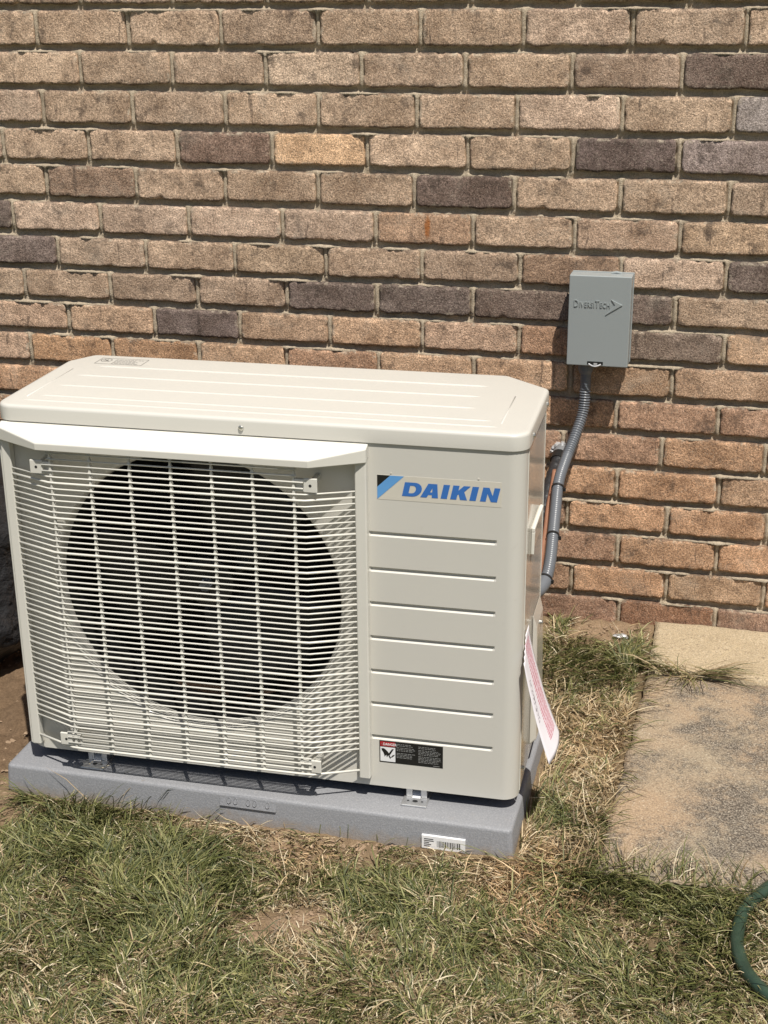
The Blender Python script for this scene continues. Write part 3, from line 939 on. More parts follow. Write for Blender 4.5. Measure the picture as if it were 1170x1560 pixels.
# fan behind the opening
sh = MB(); n = 48
rings = []
for rad, v in ((FR-.009, .03), (FR-.010, .11), (FR-.004, .112)):
    rings.append([L(FC[0]+rad*math.cos(2*math.pi*k/n), v, FC[1]+rad*math.sin(2*math.pi*k/n)) for k in range(n)])
sh.add([p for r in rings for p in r], [(i*n+k, i*n+(k+1) % n, (i+1)*n+(k+1) % n, (i+1)*n+k) for i in range(2) for k in range(n)])
sh.build('fan_shroud', M['shroud'], ac, smooth=True)
mb = MB(); mb.box(*[c for c in (L(-UW+.004,0,0)[0], L(-.27,0,0)[0], L(0,.27,0)[1], L(0,.30,0)[1], L(0,0,.01)[2], L(0,0,.60)[2])])
mb.build('coil', M['dark'], ac)
mb = MB(); mb.box(L(-.258,0,0)[0], L(-.252,0,0)[0], L(0,.004,0)[1], L(0,.30,0)[1], L(0,0,.004)[2], L(0,0,.606)[2])
mb.build('partition', M['dark'], ac)
fan = link('fan', mesh_np('fan', *[(lambda m_: (m_.v, m_.f))(MB().tube([L(FC[0], .055, FC[1]), L(FC[0], .060, FC[1]), L(FC[0], .13, FC[1])], [.030, .045, .048], 24))][0]), M['fan'], ac)
for b3 in range(3):
    mb = MB(); vs = []; nr, na = 8, 10
    for i in range(nr+1):
        r_ = .045 + (.222-.045)*i/nr
        for k in range(na+1):
            a = math.radians(b3*120 + 20 + (k/na)*(78 - 20*(i/nr-.5)) + 18*(i/nr))
            vs.append(L(FC[0]+r_*math.cos(a), .060+.055*(k/na) + .01*math.sin(math.pi*k/na), FC[1]+r_*math.sin(a)))
    W1 = na+1
    mb.add(vs, [(i*W1+k, i*W1+k+1, (i+1)*W1+k+1, (i+1)*W1+k) for i in range(nr) for k in range(na)])
    o = mb.build('blade', M['fan'], fan, smooth=True)
    s = o.modifiers.new('thick', 'SOLIDIFY'); s.thickness = .003
mb = MB(); mb.tube([L(FC[0], .040, FC[1]), L(FC[0], .056, FC[1])], [.010, .012], 6); mb.build('hub_nut', M['conduit2'], fan)

# grille
gr = empty('grille'); gr.parent = ac
tag(gr)
VK, VB = -.045, -.012            # wire plane in front, and where the wires meet the side bars
UKL, UKR = -.763, -.340
UBL, UBR = -.846, -.262
NW, H0, H1 = 54, .571, .0335
RIBS = [-.761, -.693, -.625, -.556, -.488, -.421, -.354]
for k in range(NW):
    h = H0 + (H1-H0)*k/(NW-1)
    thick = (k % 6 == 5)
    r_ = .0021 if thick else .00145
    cut = k < 4 or k in (50, 51, 52)
    if cut:
        a, b = RIBS[0]-.005, RIBS[-1]+.005
        if k in (2, 3, 50, 51, 52): a, b = RIBS[0]-.014, RIBS[-1]+.016
        pts = [L(a, VK, h), L((a+b)/2, VK, h), L(b, VK, h)]
    else:
        pts = [L(UBL, VB, h)]
        for t in (.86, .95): pts.append(L(UBL+(UKL-UBL)*t, VB+(VK-VB)*t, h))
        pts.append(L(UKL+.012, VK+.0004, h))
        pts.append(L(-.55, VK, h))
        pts.append(L(UKR-.012, VK+.0004, h))
        for t in (.95, .86): pts.append(L(UBR+(UKR-UBR)*t, VB+(VK-VB)*t, h))
        pts.append(L(UBR, VB, h))
    MB().tube(pts, r_, 6).build('wire', M['grille'], gr, smooth=True)
for u in RIBS:
    mb = MB(); poly = []
    hs = [H0 + (H1-H0)*k/(NW-1) for k in range(NW)]
    lft, rgt = [], []
    lft.append((u-.0011, H0+.006)); rgt.append((u+.0011, H0+.006))
    for k, h in enumerate(hs):
        lft += [(u-.0012, h+.0058), (u-.0027, h+.0008), (u-.0012, h-.0008)]
        rgt += [(u+.0012, h+.0058), (u+.0027, h+.0008), (u+.0012, h-.0008)]
    # as a strip of quads, extruded
    vs = []; fs = []
    for (a, b) in zip(lft, rgt):
        vs += [L(a[0], VK+.0005, a[1]), L(b[0], VK+.0005, b[1]), L(b[0]-.0004, VK+.0065, b[1]), L(a[0]+.0004, VK+.0065, a[1])]
    for i in range(len(lft)-1):
        for k in range(4):
            k2 = (k+1) % 4; fs.append((i*4+k, i*4+k2, (i+1)*4+k2, (i+1)*4+k))
    mb.add(vs, fs); mb.build('rib', M['grille'], gr)
def bar(u0, u1, v0, v1, h0, h1, name):
    a = L(u0, v0, h0); b = L(u1, v1, h1)
    return MB().box(a[0], b[0], a[1], b[1], a[2], b[2]).build(name, M['grille'], gr, bevel=.002)
bar(-.2640, -.2455, -.0150, -.0003, .019, .590, 'side_bar')
bar(-.8600, -.8440, -.0150, -.0003, .014, .590, 'side_bar')
bar(-.8655, -.8602, -.0100, .006, .012, .592, 'side_trim')
# hood over the grille: trapezoid plan, sloping top, small lip
def hood():
    out = [(-.245, -.0005), (-.245, -.0165), (-.327, -.0560), (-.778, -.0560), (-.863, -.0165), (-.863, -.0005)]
    def hgt(v): return .606 - .016*(min(1, -v/.056))
    top = [L(u, v, hgt(v)) for u, v in out]; th = .010
    lowo = [L(u, v, hgt(v) - .0125 - (.010 if abs(v) < .02 else 0.0)) for u, v in out]
    inn = [(-.249, -.0005), (-.249, -.0145), (-.328, -.0530), (-.777, -.0530), (-.859, -.0145), (-.859, -.0005)]
    lowi = [L(u, v, hgt(v) - .0125 - (.010 if abs(v) < .02 else 0.0)) for u, v in inn]
    und = [L(u, v, hgt(v) - .003) for u, v in inn]
    n = 6; vs = top + lowo + lowi + und
    fs = [tuple(range(n))] + [(i, i+1, n+i+1, n+i) for i in range(n-1)] + [(n+i, n+i+1, 2*n+i+1, 2*n+i) for i in range(n-1)] + [(2*n+i, 2*n+i+1, 3*n+i+1, 3*n+i) for i in range(n-1)] + [tuple(range(3*n, 4*n))[::-1]]
    return MB().add(vs, fs).build('hood', M['grille'], gr, bevel=.0022)
hood()
# corner clips
for u, h, s in ((-.785, .546, -1), (-.327, .546, 1), (-.779, .049, -1), (-.333, .049, 1)):
    mb = MB()
    a = L(u - .0108, VK+.0005, h - .0115); b = L(u + .0108, VK+.0045, h + .0115)
    mb.box(a[0], b[0], a[1], b[1], a[2], b[2])
    # neck to the rib
    a = L(u - s*.0095, 0, h); b = L(u - s*.026, 0, h)
    x0, x1 = sorted((a[0], b[0]))
    for dh in (-.009, .0075): mb.box(x0, x1, L(0, VK+.001, 0)[1], L(0, VK+.010, 0)[1], a[2]+dh-.0018, a[2]+dh+.0018)
    mb.box(x0, x1, L(0, VK+.008, 0)[1], L(0, VK+.010, 0)[1], a[2]-.009, a[2]+.0075)
    # leg down to the panel
    mb.box(L(u-.004,0,0)[0], L(u+.004,0,0)[0], L(0, VK+.004, 0)[1], L(0, .0005, 0)[1], L(0,0,h-.005)[2], L(0,0,h+.005)[2])
    cl = mb.build('clip', M['grille'], gr, bevel=.0012)
    MB().tube([L(u, VK+.0002, h), L(u, VK+.0010, h)], .0024, 10).build('clip_hole', M['shroud'], gr)

# maker's name
lg = MB(); LV = -.0006
lp = MB().prism([(-.2315, .516), (-.036, .516), (-.036, .5565), (-.2315, .5565)], lambda x, y, d: L(x, d, y), .0, -.0003).build('logo_film', M['plate'], front)
def P2(poly, mat, name, holes=(), parent=lp, d=LV):
    bm = bmesh.new(); edges = []
    for lp_ in (poly,) + tuple(holes):
        vs = [bm.verts.new(L(x, d, y)) for x, y in lp_]
        edges += [bm.edges.new((vs[i], vs[(i+1) % len(vs)])) for i in range(len(vs))]
    bmesh.ops.triangle_fill(bm, edges=edges, use_beauty=True)
    bmesh.ops.recalc_face_normals(bm, faces=bm.faces)
    for f in bm.faces:
        if f.normal.y > 0: f.normal_flip()
    me = bpy.data.meshes.new(name); bm.to_mesh(me); bm.free()
    return link(name, me, mat, parent)
P2([(-.2312, .5562), (-.2105, .5562), (-.2312, .5365)], M['black'], 'emblem_triangle')
P2([(-.2103, .5562), (-.1885, .5562), (-.2312, .5163), (-.2312, .5363)], M['lblue'], 'emblem_stripe')
def glyph(x0, outer, holes=()):
    f = lambda p: (x0 + (p[0] + p[1]*.22)*.001, .5240 + p[1]*.001)
    P2([f(p) for p in outer], M['blue'], 'letter', [[f(p) for p in h] for h in holes])
arcD = [(16 + 13*math.cos(a), 11.5 + 11.5*math.sin(a)) for a in np.linspace(-math.pi/2, math.pi/2, 13)]
arcd = [(14.5 + 5.2*math.cos(a), 11.5 + 6.2*math.sin(a)) for a in np.linspace(-math.pi/2, math.pi/2, 9)]
glyph(-.192, [(0, 0)] + arcD + [(0, 23)], [[(9.5, 5.3)] + arcd + [(9.5, 17.7)]])
glyph(-.163, [(0,0),(10,0),(11.8,4.6),(17.4,4.6),(18,0),(28,0),(22,23),(8,23)], [[(13.6,9),(17,9),(15.8,16)]])
glyph(-.131, [(0,0),(10,0),(10,23),(0,23)])
glyph(-.116, [(0,0),(9.8,0),(9.8,7.5),(11.5,9),(15.5,0),(26.5,0),(19.2,13.2),(27,23),(16.5,23),(9.8,15),(9.8,23),(0,23)])
glyph(-.086, [(0,0),(10,0),(10,23),(0,23)])
glyph(-.0695, [(0,0),(9,0),(9,13),(17,0),(26.5,0),(26.5,23),(17.5,23),(17.5,10),(9.5,23),(0,23)])

# danger label
dl = MB().prism([(-.2325, .0465), (-.1245, .0465), (-.1245, .0875), (-.2325, .0875)], lambda x, y, d: L(x, d, y), .0, -.0003).build('danger_label', M['black'], front)
P2([(-.2310, .0775), (-.2050, .0775), (-.2050, .0860), (-.2310, .0860)], M['red'], 'red_band', parent=dl)
P2([(-.2308, .0488), (-.2052, .0488), (-.2052, .0760), (-.2308, .0760)], M['white'], 'white_field', parent=dl)
hand = [(0,25),(5,25.5),(9,23),(13,19.5),(16,15.5),(18,10),(19.5,5.5),(18,4.8),(15.5,9),(14,12),(12.5,8.5),(11,7.5),(10.5,12.5),(7.5,9.5),(6.5,8),(6,12),(4,17),(1,21)]
P2([(-.2290 + x*.00082, .0500 + y*.00092) for x, y in hand], M['black'], 'hand_symbol', parent=dl, d=-.0008)
P2([(-.2290 + x*.00082, .0500 + y*.00092) for x, y in [(14,14),(22,25),(26,25.5),(18,12.5)]], M['black'], 'hand_symbol', parent=dl, d=-.0008)
for x0, y0 in ((18.5, 7), (21, 9), (22.5, 11)):
    P2([(-.2290 + (x0+x)*.00082, .0500 + (y0+y)*.00092) for x, y in [(0,0),(5,1.6),(5.4,3),(.6,1.8)]], M['black'], 'hand_symbol', parent=dl, d=-.0008)
def text_mesh(body, size, offset=0.0, extrude=0.0, sx=1.0, spc=1.0):
    cu = bpy.data.curves.new('text', 'FONT'); cu.body = body; cu.size = size; cu.offset = offset; cu.extrude = extrude; cu.resolution_u = 2; cu.space_character = spc
    o = bpy.data.objects.new('text', cu); COL.objects.link(o)
    bpy.context.view_layer.update()
    me = bpy.data.meshes.new_from_object(o.evaluated_get(bpy.context.evaluated_depsgraph_get()))
    bpy.data.objects.remove(o); bpy.data.curves.remove(cu)
    co = np.empty(len(me.vertices)*3); me.vertices.foreach_get('co', co); co = co.reshape(-1, 3); co[:, 0] *= sx
    return me, co
def place_text(name, body, size, fn, mat, parent, offset=0.0, extrude=0.0, sx=1.0, spc=1.0):
    me, co = text_mesh(body, size, offset, extrude, sx, spc)
    w = co[:, 0].max()
    co2 = np.array([fn(x, y, z) for x, y, z in co]); me.vertices.foreach_set('co', co2.ravel()); me.update()
    me.name = name
    return link(name, me, mat, parent), w
place_text('danger_lettering', 'DANGER', .0066, lambda x, y, z: L(-.2258 + x, -.0009, .0794 + y), M['white'], dl, offset=.00012, sx=.86)
P2([(-.2300, .0792), (-.2265, .0792), (-.22825, .0842)], M['white'], 'warning_triangle', parent=dl)
mb = MB(); rr = random.Random(2)
def dash(mb, u0, u1, h, w=.0009, d=-.0007): mb.add([L(u0, d, h), L(u1, d, h), L(u1, d, h+w), L(u0, d, h+w)], [(0, 1, 2, 3)])
for (c0, c1, hs_) in ((-.2030, -.1690, [.0830, .0803, .0765, .0738, .0711, .0660, .0633, .0606, .0579]), (-.1660, -.1275, [.0822, .0795, .0758, .0731, .0704, .0677, .0640, .0613, .0586, .0559, .0532])):
    for h in hs_:
        u = c0; end = c1 - rr.uniform(0, .010)
        while u < end:
            w = rr.uniform(.002, .006); dash(mb, u, min(u+w, end), h); u += w + .0012
dash(mb, -.141, -.130, .0490)
mb.build('small_print', M['dimprint'], dl)

# mounting feet
for u in (-.1705, -.7485):
    ft = MB()
    def BX(u0, u1, v0, v1, z0, z1):
        ft.box(u0+UW/2, u1+UW/2, v0-UD/2, v1-UD/2, z0, z1)
    BX(u-.022, u+.022, -.020, .352, .0, .0032)
    BX(u-.018, u-.007, .006, .33, .0032, FOOT+.002)
    BX(u+.007, u+.018, .006, .33, .0032, FOOT+.002)
    f_ = ft.build('mounting_foot', M['zinc'], ac, bevel=.0016)
    # pressed web between the legs and the bolt holes
    MB().add([(u+UW/2-.007, .004-UD/2, .0032), (u+UW/2+.007, .004-UD/2, .0032), (u+UW/2+.007, .022-UD/2, FOOT), (u+UW/2-.007, .022-UD/2, FOOT)], [(0,1,2,3)]).build('foot_web', M['zinc'], f_)
    hole = MB()
    for du, rr_ in ((-.012, .0022), (0, .0048), (.012, .0022)):
        k = 10; hole.add([(u+UW/2+du+rr_*math.cos(2*math.pi*i/k), -.006-UD/2+rr_*.8*math.sin(2*math.pi*i/k), .0036) for i in range(k)], [tuple(range(k))])
    hole.build('bolt_hole', M['shroud'], f_)

# ------------------------------------------------------------------ paper tag on the side
def W3(u, v, h):   # unit-local to world
    return FRONT + ex*u + ey*v + Vector((0, 0, h))
def build_tag():
    prof = [(.0006, .286), (.003, .262), (.009, .232), (.018, .195), (.027, .160), (.036, .130), (.045, .103), (.054, .078)]
    prof = catmull([(a, b, 0) for a, b in prof], 4)
    n = len(prof); m_ = 10; vs = []; uv = []
    p0 = W3(.0, .045, .08)
    for j, (u, h, _) in enumerate(prof):
        t = j/(n-1)
        for i in range(m_+1):
            s = i/m_
            v = -.001 + .080*s - .004*t
            du = u*.94 + .006*t*math.sin(s*3.0) + .006*t*s
            hh = h + .020*s*(1-t)*0 + .018*s*t
            vs.append(W3(du + .0012, v, hh) - p0); uv.append((s, 1-t))
    # the top corner nearest the front is folded in
    W1 = m_+1
    fs = [(j*W1+i, j*W1+i+1, (j+1)*W1+i+1, (j+1)*W1+i) for j in range(n-1) for i in range(m_) if not (j < 5 and i < 5 - j)]
    me = mesh_np('paper_tag', vs, fs, True)
    ul = me.uv_layers.new(name='UVMap')
    for lp_ in me.loops: ul.data[lp_.index].uv = uv[lp_.vertex_index]
    o = link('paper_tag', me, M['tag']); o.location = p0
    s = o.modifiers.new('thick', 'SOLIDIFY'); s.thickness = .0004
    tag(o, 'curling white paper tag with red print hanging from the side of the air conditioner', 'tag')
build_tag()

# ------------------------------------------------------------------ disconnect box on the wall
BX0, BX1, BZ0, BZ1, BD = .5145, .6355, .6265, .8070, .060
bo = ((BX0+BX1)/2, 0, BZ0)
box = empty('disconnect_box', bo)
tag(box, 'grey metal electrical disconnect box with embossed lettering mounted on the brick wall', 'electrical box')
hw = (BX1-BX0)/2; hh = BZ1-BZ0
MB().box(-hw+.004, hw-.004, -.040, .006, .004, hh-.003).build('back_box', M['box'], box, bevel=.002)
cv = MB().box(-hw, hw, -BD, -.022, 0, hh).build('cover', M['box'], box, bevel=.0018, seg=3)
MB().box(-hw+.0012, hw+.0015, -.021, -.0145, .002, hh+.001).build('cover_flange', M['box'], box, bevel=.001)
MB().tube([(.018, -.03, hh+.0005), (.028, -.03, hh+.0025), (.038, -.03, hh+.0005)], .003, 8).build('hinge_tab', M['box'], box)
cx = -hw
def put(x, h): return lambda a, b, c: (cx + x + a, -BD - .0002 - c, hh - h + b)
xx = .0100
for s_, sz in (('D', .0205), ('IVERSI', .0150), ('T', .0205), ('ECH', .0150)):
    o, w = place_text('embossed_letter', s_, sz, put(xx, .0620), M['box'], cv, offset=.00005, extrude=.0012, sx=.66, spc=1.16)
    xx += w + .0013
ch = [(.083, .045), (.1055, .0555), (.0725, .077), (.091, .0565)]
MB().prism([(cx+x, hh-y) for x, y in ch], lambda x, y, d: (x, d, y), -BD+.0005, -BD-.0018).build('embossed_arrow', M['box'], cv, bevel=.0005)
MB().box(-.019, .012, -BD-.0006, -BD+.004, .0035, .0095).build('latch_slot', M['black'], cv)
la = MB(); la.tube([(-.016 + .024*k/12, -BD-.0015-.004*math.sin(math.pi*k/12), .0045-.0035*math.sin(math.pi*k/12)) for k in range(13)], .0016, 8)
la.box(-.006, .001, -BD-.0030, -BD, .0035, .0065)
la.build('latch', M['foil'], cv)

# ------------------------------------------------------------------ conduit and pipes
def ray_at(u, v, y):
    d = RX*((u-585)/2160.36) + RD*((v-780)/2160.36) + RF
    return CAM + d*((y-CAM.y)/d.y)
def piped(name, label, cat, base):
    o = empty(name, base); tag(o, label, cat); return o
cpts = [(.5512, -.032, .640), (.5514, -.032, .6153), (.5511, -.033, .5608), (.5486, -.042, .5189), (.5382, -.075, .4794), (.5280, -.120, .4472), (.5226, -.180, .4186), (.5269, -.250, .3823), (.5324, -.320, .3552), (.5366, -.380, .3327), (.5355, -.420, .3160), (.527, -.455, .306), (.510, -.485, .304)]
cb = Vector((.5505, -.032, .3))
con = piped('flexible_conduit', 'ribbed grey flexible conduit running from the disconnect box down behind the air conditioner', 'conduit', cb)
P = resample([Vector(p) - cb for p in catmull(cpts, 14)], .00105)
R_ = []
for i in range(len(P)):
    s = i*.00105
    amp = (.0012 if s < .22 else .0006) if .07 < s < .62 else .0002
    R_.append(.0108 + amp*math.sin(2*math.pi*s/.0056))
n_el = int(len(P)*.905)
MB().tube(P[:n_el], R_[:n_el], 14).build('conduit_sleeve', M['conduit'], con, smooth=True)
MB().tube(P[n_el-8::6], [.0132]*len(P[n_el-8::6]), 16).build('elbow', M['conduit2'], con, smooth=True)
MB().tube([Vector(p)-cb for p in ((.5505,-.032,.632), (.5505,-.032,.612), (.5503,-.032,.604))], [.0155, .0155, .0125], 16).build('connector', M['conduit2'], con)
def tie(frac, r=.0128):
    i = int(frac*len(P)); t = Vector(P[i+2]-P[i-2]).normalized(); c = Vector(P[i])
    mb = MB(); mb.tube([c - t*.0022, c + t*.0022], r, 16)
    e = c + Vector((.0125, -.005, -.001)); mb.box(e.x-.003, e.x+.004, e.y-.003, e.y+.003, e.z-.003, e.z+.003)
    mb.build('cable_tie', M['tie'], con)
tie(.495); tie(.705); tie(.895, .0142)

ib = Vector((.50, -.02, .42))
ins = piped('insulated_pipe', 'black foam insulated refrigerant pipe coming out of the wall beside the conduit', 'pipe', ib)
ip = [(.5035, .012, .427), (.5059, -.030, .4309), (.5010, -.085, .4105), (.4985, -.140, .3898), (.4970, -.200, .3600), (.4960, -.280, .3350), (.488, -.390, .325), (.470, -.480, .320)]
IP = resample([Vector(p)-ib for p in catmull(ip, 10)], .004)
MB().tube(IP, [.0125 + .0012*math.sin(i*1.7)*math.sin(i*.61) for i in range(len(IP))], 14).build('foam_sleeve', M['rubber'], ins, smooth=True)
j0 = int(len(IP)*.06); j1 = int(len(IP)*.12)
MB().tube(IP[1:j1], .0145, 14).build('tape_wrap', M['tape'], ins, smooth=True)
MB().tube(IP[j1-2:j1+4], .0158, 14).build('band', M['tie'], ins)
# wall cap with crumpled sealant
sm = MB()
for k in range(7):
    a = random.uniform(0, 6.28); c = Vector((.004+.016*math.cos(a), .014, .004+.018*abs(math.sin(a))))
    sm.tube([c, c+Vector((random.uniform(-.006,.006), -.014, random.uniform(-.004,.006)))], [.007, .003], 6)
sm.build('sealant', M['foil'], ins)
cbp = Vector((.53, -.10, .40))
cop = piped('copper_pipe', 'bare copper pipe strapped to the grey conduit behind the air conditioner', 'pipe', cbp)
# just left of the conduit all the way down
cp = [(.506, -.115, .420), (.5075, -.150, .4060), (.5080, -.210, .3770), (.5125, -.270, .3570), (.5175, -.350, .3330), (.5205, -.410, .3130), (.514, -.455, .292), (.496, -.49, .284)]
MB().tube([Vector(p)-cbp for p in catmull(cp, 8)], .0050, 10).build('copper_tube', M['copper'], cop, smooth=True)
db = Vector((.515, -.43, .0))
dr = piped('drain_hose', 'black drain hose dropping to the grass behind the air conditioner', 'hose', db)
dp = [(.500, -.485, .29), (.512, -.462, .27), (.5165, -.445, .22), (.515, -.44, .14), (.512, -.40, .06), (.510, -.38, .01)]
DP = resample([Vector(p)-db for p in catmull(dp, 10)], .002)
MB().tube(DP, [.010 + .0008*math.sin(i*1.26) for i in range(len(DP))], 12).build('hose_wall', M['rubber'], dr, smooth=True)

# ------------------------------------------------------------------ garden hose
hp = [(1.22, -.66), (1.10, -.76), (1.02, -.80), (.959, -.859), (.925, -.919), (.910, -.991), (.920, -1.049), (.942, -1.089), (.965, -1.112), (1.02, -1.15), (1.10, -1.18), (1.25, -1.17)]
hb = Vector((.95, -1.0, 0))
HP = resample([Vector((x, y, float(gz(x, y)) + .016 + (.016 if y > -.85 else 0))) - hb for x, y in hp], .01)
HP = resample(catmull([tuple(p) for p in HP[::5]], 5), .008)
ho = link('garden_hose', mesh_np('garden_hose', *(lambda m_: (m_.v, m_.f))(MB().tube(HP, [.0100 + .0002*math.sin(i*.9) for i in range(len(HP))], 16)), smooth=True), M['hose'])
ho.location = hb
tag(ho, 'glossy dark green garden hose curving over the lawn by the stained slab', 'hose')

# ------------------------------------------------------------------ black bag beside the unit
def build_bag():
    bm = bmesh.new(); bmesh.ops.create_icosphere(bm, subdivisions=5, radius=1.0)
    me = bpy.data.meshes.new('plastic_bag'); bm.to_mesh(me); bm.free()
    co = np.empty(len(me.vertices)*3); me.vertices.foreach_get('co', co); co = co.reshape(-1, 3)
    th = np.arctan2(co[:,1], co[:,0]); z = co[:,2]
    fold = 1 + .10*(fbm(th*2.2+9, z*2.0+5, 3)-.5) + .16*(np.abs(fbm(th*4+20, z*5.5+9, 7)-.5)*2-.25) + .05*(fbm(th*9+30, z*12+4, 8)-.5)
    # slumped layers, one pressing on the next
    sl = 1 + .075*np.abs(np.sin(z*4.6+.8+.4*np.sin(th*2)))
    sq = np.sign(z)*np.abs(z)**.75
    rad = np.sqrt(np.clip(1-np.abs(z)**3.2, 0, 1))
    rxy = np.maximum(np.hypot(co[:,0], co[:,1]), 1e-6)
    x = co[:,0]/rxy*rad*.205*fold*sl; y = co[:,1]/rxy*rad*.22*fold*sl
    zz = (sq*.5+.5)*.50 + .02*(fbm(th*3, z*3, 12)-.5)
    zz = np.maximum(zz, 0.0)
    me.vertices.foreach_set('co', np.stack([x, y, zz], 1).ravel())
    me.polygons.foreach_set('use_smooth', np.ones(len(me.polygons), bool)); me.update()
    o = link('plastic_bag', me, M['bag']); o.location = (-.715, -.43, .012)
    tag(o, 'slumped black plastic bag standing on dug soil beside the air conditioner', 'bag')
build_bag()

# scrap of crumpled foil by the slab
bm = bmesh.new(); bmesh.ops.create_icosphere(bm, subdivisions=2, radius=.008)
for v in bm.verts: v.co = Vector((v.co.x*1.9, v.co.y*.9, v.co.z*.7)) * random.uniform(.7, 1.25)
me = bpy.data.meshes.new('foil_scrap'); bm.to_mesh(me); bm.free()
o = link('foil_scrap', me, M['foil']); o.location = (.653, -.072, .047)
tag(o, 'small crumpled scrap of silver foil at the corner of the pale slab', 'scrap')

# ------------------------------------------------------------------ soil crumbs
def build_clods():
    vs = []; fs = []
    base = [(0,0,1),(.9,0,.2),(.2,.85,.1),(-.8,.3,.15),(-.3,-.8,.1),(.5,-.6,-.3),(0,.1,-.6)]
    tri = [(0,1,2),(0,2,3),(0,3,4),(0,4,5),(0,5,1),(6,2,1),(6,3,2),(6,4,3),(6,5,4),(6,1,5)]
    spots = []
    for (a, b, r, w) in BARE:
        for _ in range(int(170*w)): spots.append((a+random.gauss(0, r*1.1), b+random.gauss(0, r*.7), random.uniform(.0008, .0036)))
    for _ in range(700): spots.append((random.uniform(-.70, -.365), random.uniform(-.92, -.2), random.uniform(.001, .006)))
    for _ in range(420): spots.append((random.uniform(-.37, .56), -.866-abs(random.gauss(0, .018)), random.uniform(.001, .0055)))
    for _ in range(160): spots.append((random.uniform(.56, .72), -.01-abs(random.gauss(0, .03)), random.uniform(.001, .004)))
    for x, y, s in spots:
        if in_pad(x, y, .004) or in_slab(x, y, 0): continue
        z = float(gz(x, y)) + s*.2; a = random.uniform(0, 6.28); ca, sa = math.cos(a), math.sin(a); b = len(vs)
        sx, sy, sz = s*random.uniform(.7, 1.5), s*random.uniform(.7, 1.3), s*random.uniform(.5, 1)
        for p in base:
            q = (p[0]*sx*random.uniform(.8, 1.2), p[1]*sy*random.uniform(.8, 1.2), p[2]*sz)
            vs.append((x+q[0]*ca-q[1]*sa, y+q[0]*sa+q[1]*ca, z+q[2]))
        fs += [tuple(b+i for i in t) for t in tri]
    o = link('soil_crumbs', mesh_np('soil_crumbs', vs, fs), M['stone'])
    tag(o, 'loose crumbs of dry soil around the pad', 'soil', kind='stuff')
build_clods()

# ------------------------------------------------------------------ grass
# (x, y, radius, weight): where the lawn is green, and where it is straw
GREEN = [(-.23,-.94,.09,1.3), (-.15,-.99,.08,.9), (.10,-.99,.06,1.2), (.02,-1.06,.07,.8), (.335,-.96,.06,1.2), (.27,-.98,.05,.8), (.095,-1.23,.10,.8), (-.05,-1.18,.10,.7), (.445,-1.03,.07,.7),
         (.788,-.90,.07,1.2), (.69,-.88,.045,1.1), (.86,-.95,.07,.7), (.60,-.17,.055,1.3), (.655,-.20,.05,1.2), (.66,-1.02,.05,.5), (.53,-1.12,.08,.5), (.90,-1.10,.09,.5), (.611,-.74,.02,.3), (.35,-1.22,.08,.5), (.75,-1.10,.06,.6), (.62,-.70,.02,.4)]
STRAW = [(.56,-.93,.06,1.2), (.636,-.99,.045,.9), (.63,-.45,.09,1.1), (.632,-.62,.06,.9), (.48,-.91,.05,.8), (.25,-.93,.06,1.0), (.19,-1.13,.07,.9), (.63,-.83,.04,.6), (.30,-1.10,.08,.6), (.74,-1.02,.04,.5), (.10,-.93,.05,.5)]
def greenness(x, y):
    return np.clip(.30 + .46*gsum(GREEN, x, y) - .40*gsum(STRAW, x, y) + 1.0*(fbm(x*17+3, y*17+8, 55)-.5), 0, 1)

def blades(x, y, L_, width, lean, phi, z0, curl):
    """x,y,... arrays -> verts (n,7,3)"""
    n = len(x)
    hx, hy = np.cos(phi), np.sin(phi)
    px_, py_ = -np.sin(phi), np.cos(phi)
    out = np.zeros((n, 7, 3))
    k = 0
    tw = rng.uniform(-.9, .9, n)
    for t in (0, .36, .72, 1.0):
        hor = L_*lean*(t**1.35)
        ver = L_*np.sqrt(np.clip(1-lean**2, 0.02, 1))*(t - curl*t*t)
        side = L_*.16*np.sin(tw*3+t*2.2)*t*t
        cx_ = x + hx*hor + px_*side; cy_ = y + hy*hor + py_*side; cz = z0 + ver + .0008
        w = width*(1-.25*t)*.5
        if t < 1:
            a = tw*.8
            dx, dy, dz = px_*np.cos(a)*w, py_*np.cos(a)*w, np.sin(a)*w
            out[:, k] = np.stack([cx_-dx, cy_-dy, cz-dz], 1); out[:, k+1] = np.stack([cx_+dx, cy_+dy, cz+dz], 1); k += 2
        else:
            out[:, k] = np.stack([cx_, cy_, cz], 1)
    return out

def grass_object(name, V, colr, mat, label):
    n = len(V)
    v = V.reshape(-1, 3)
    quad = np.array([[0,1,3,2],[2,3,5,4]]); tri = np.array([[4,5,6]])
    base = (np.arange(n)*7)
    q = (base[:,None,None] + quad[None]).reshape(-1, 4); t = (base[:,None,None] + tri[None]).reshape(-1, 3)
    loops = np.r_[q.ravel(), t.ravel()]
    me = bpy.data.meshes.new(name)
    me.vertices.add(len(v)); me.vertices.foreach_set('co', v.ravel())
    me.loops.add(len(loops)); me.loops.foreach_set('vertex_index', loops)
    me.polygons.add(len(q)+len(t))
    me.polygons.foreach_set('loop_start', np.r_[np.arange(0, q.size, 4), q.size + np.arange(0, t.size, 3)])
    me.polygons.foreach_set('loop_total', np.r_[np.full(len(q), 4), np.full(len(t), 3)])
    me.update()
    a = me.attributes.new('Col', 'FLOAT_COLOR', 'POINT')
    c4 = np.ones((n, 7, 4), np.float32); c4[:, :, :3] = colr[:, None, :]
    # older towards the root: paler, drier sheath
    a.data.foreach_set('color', c4.ravel())
    me.validate()
    o = link(name, me, mat); tag(o, label, 'grass', kind='stuff')
    return o

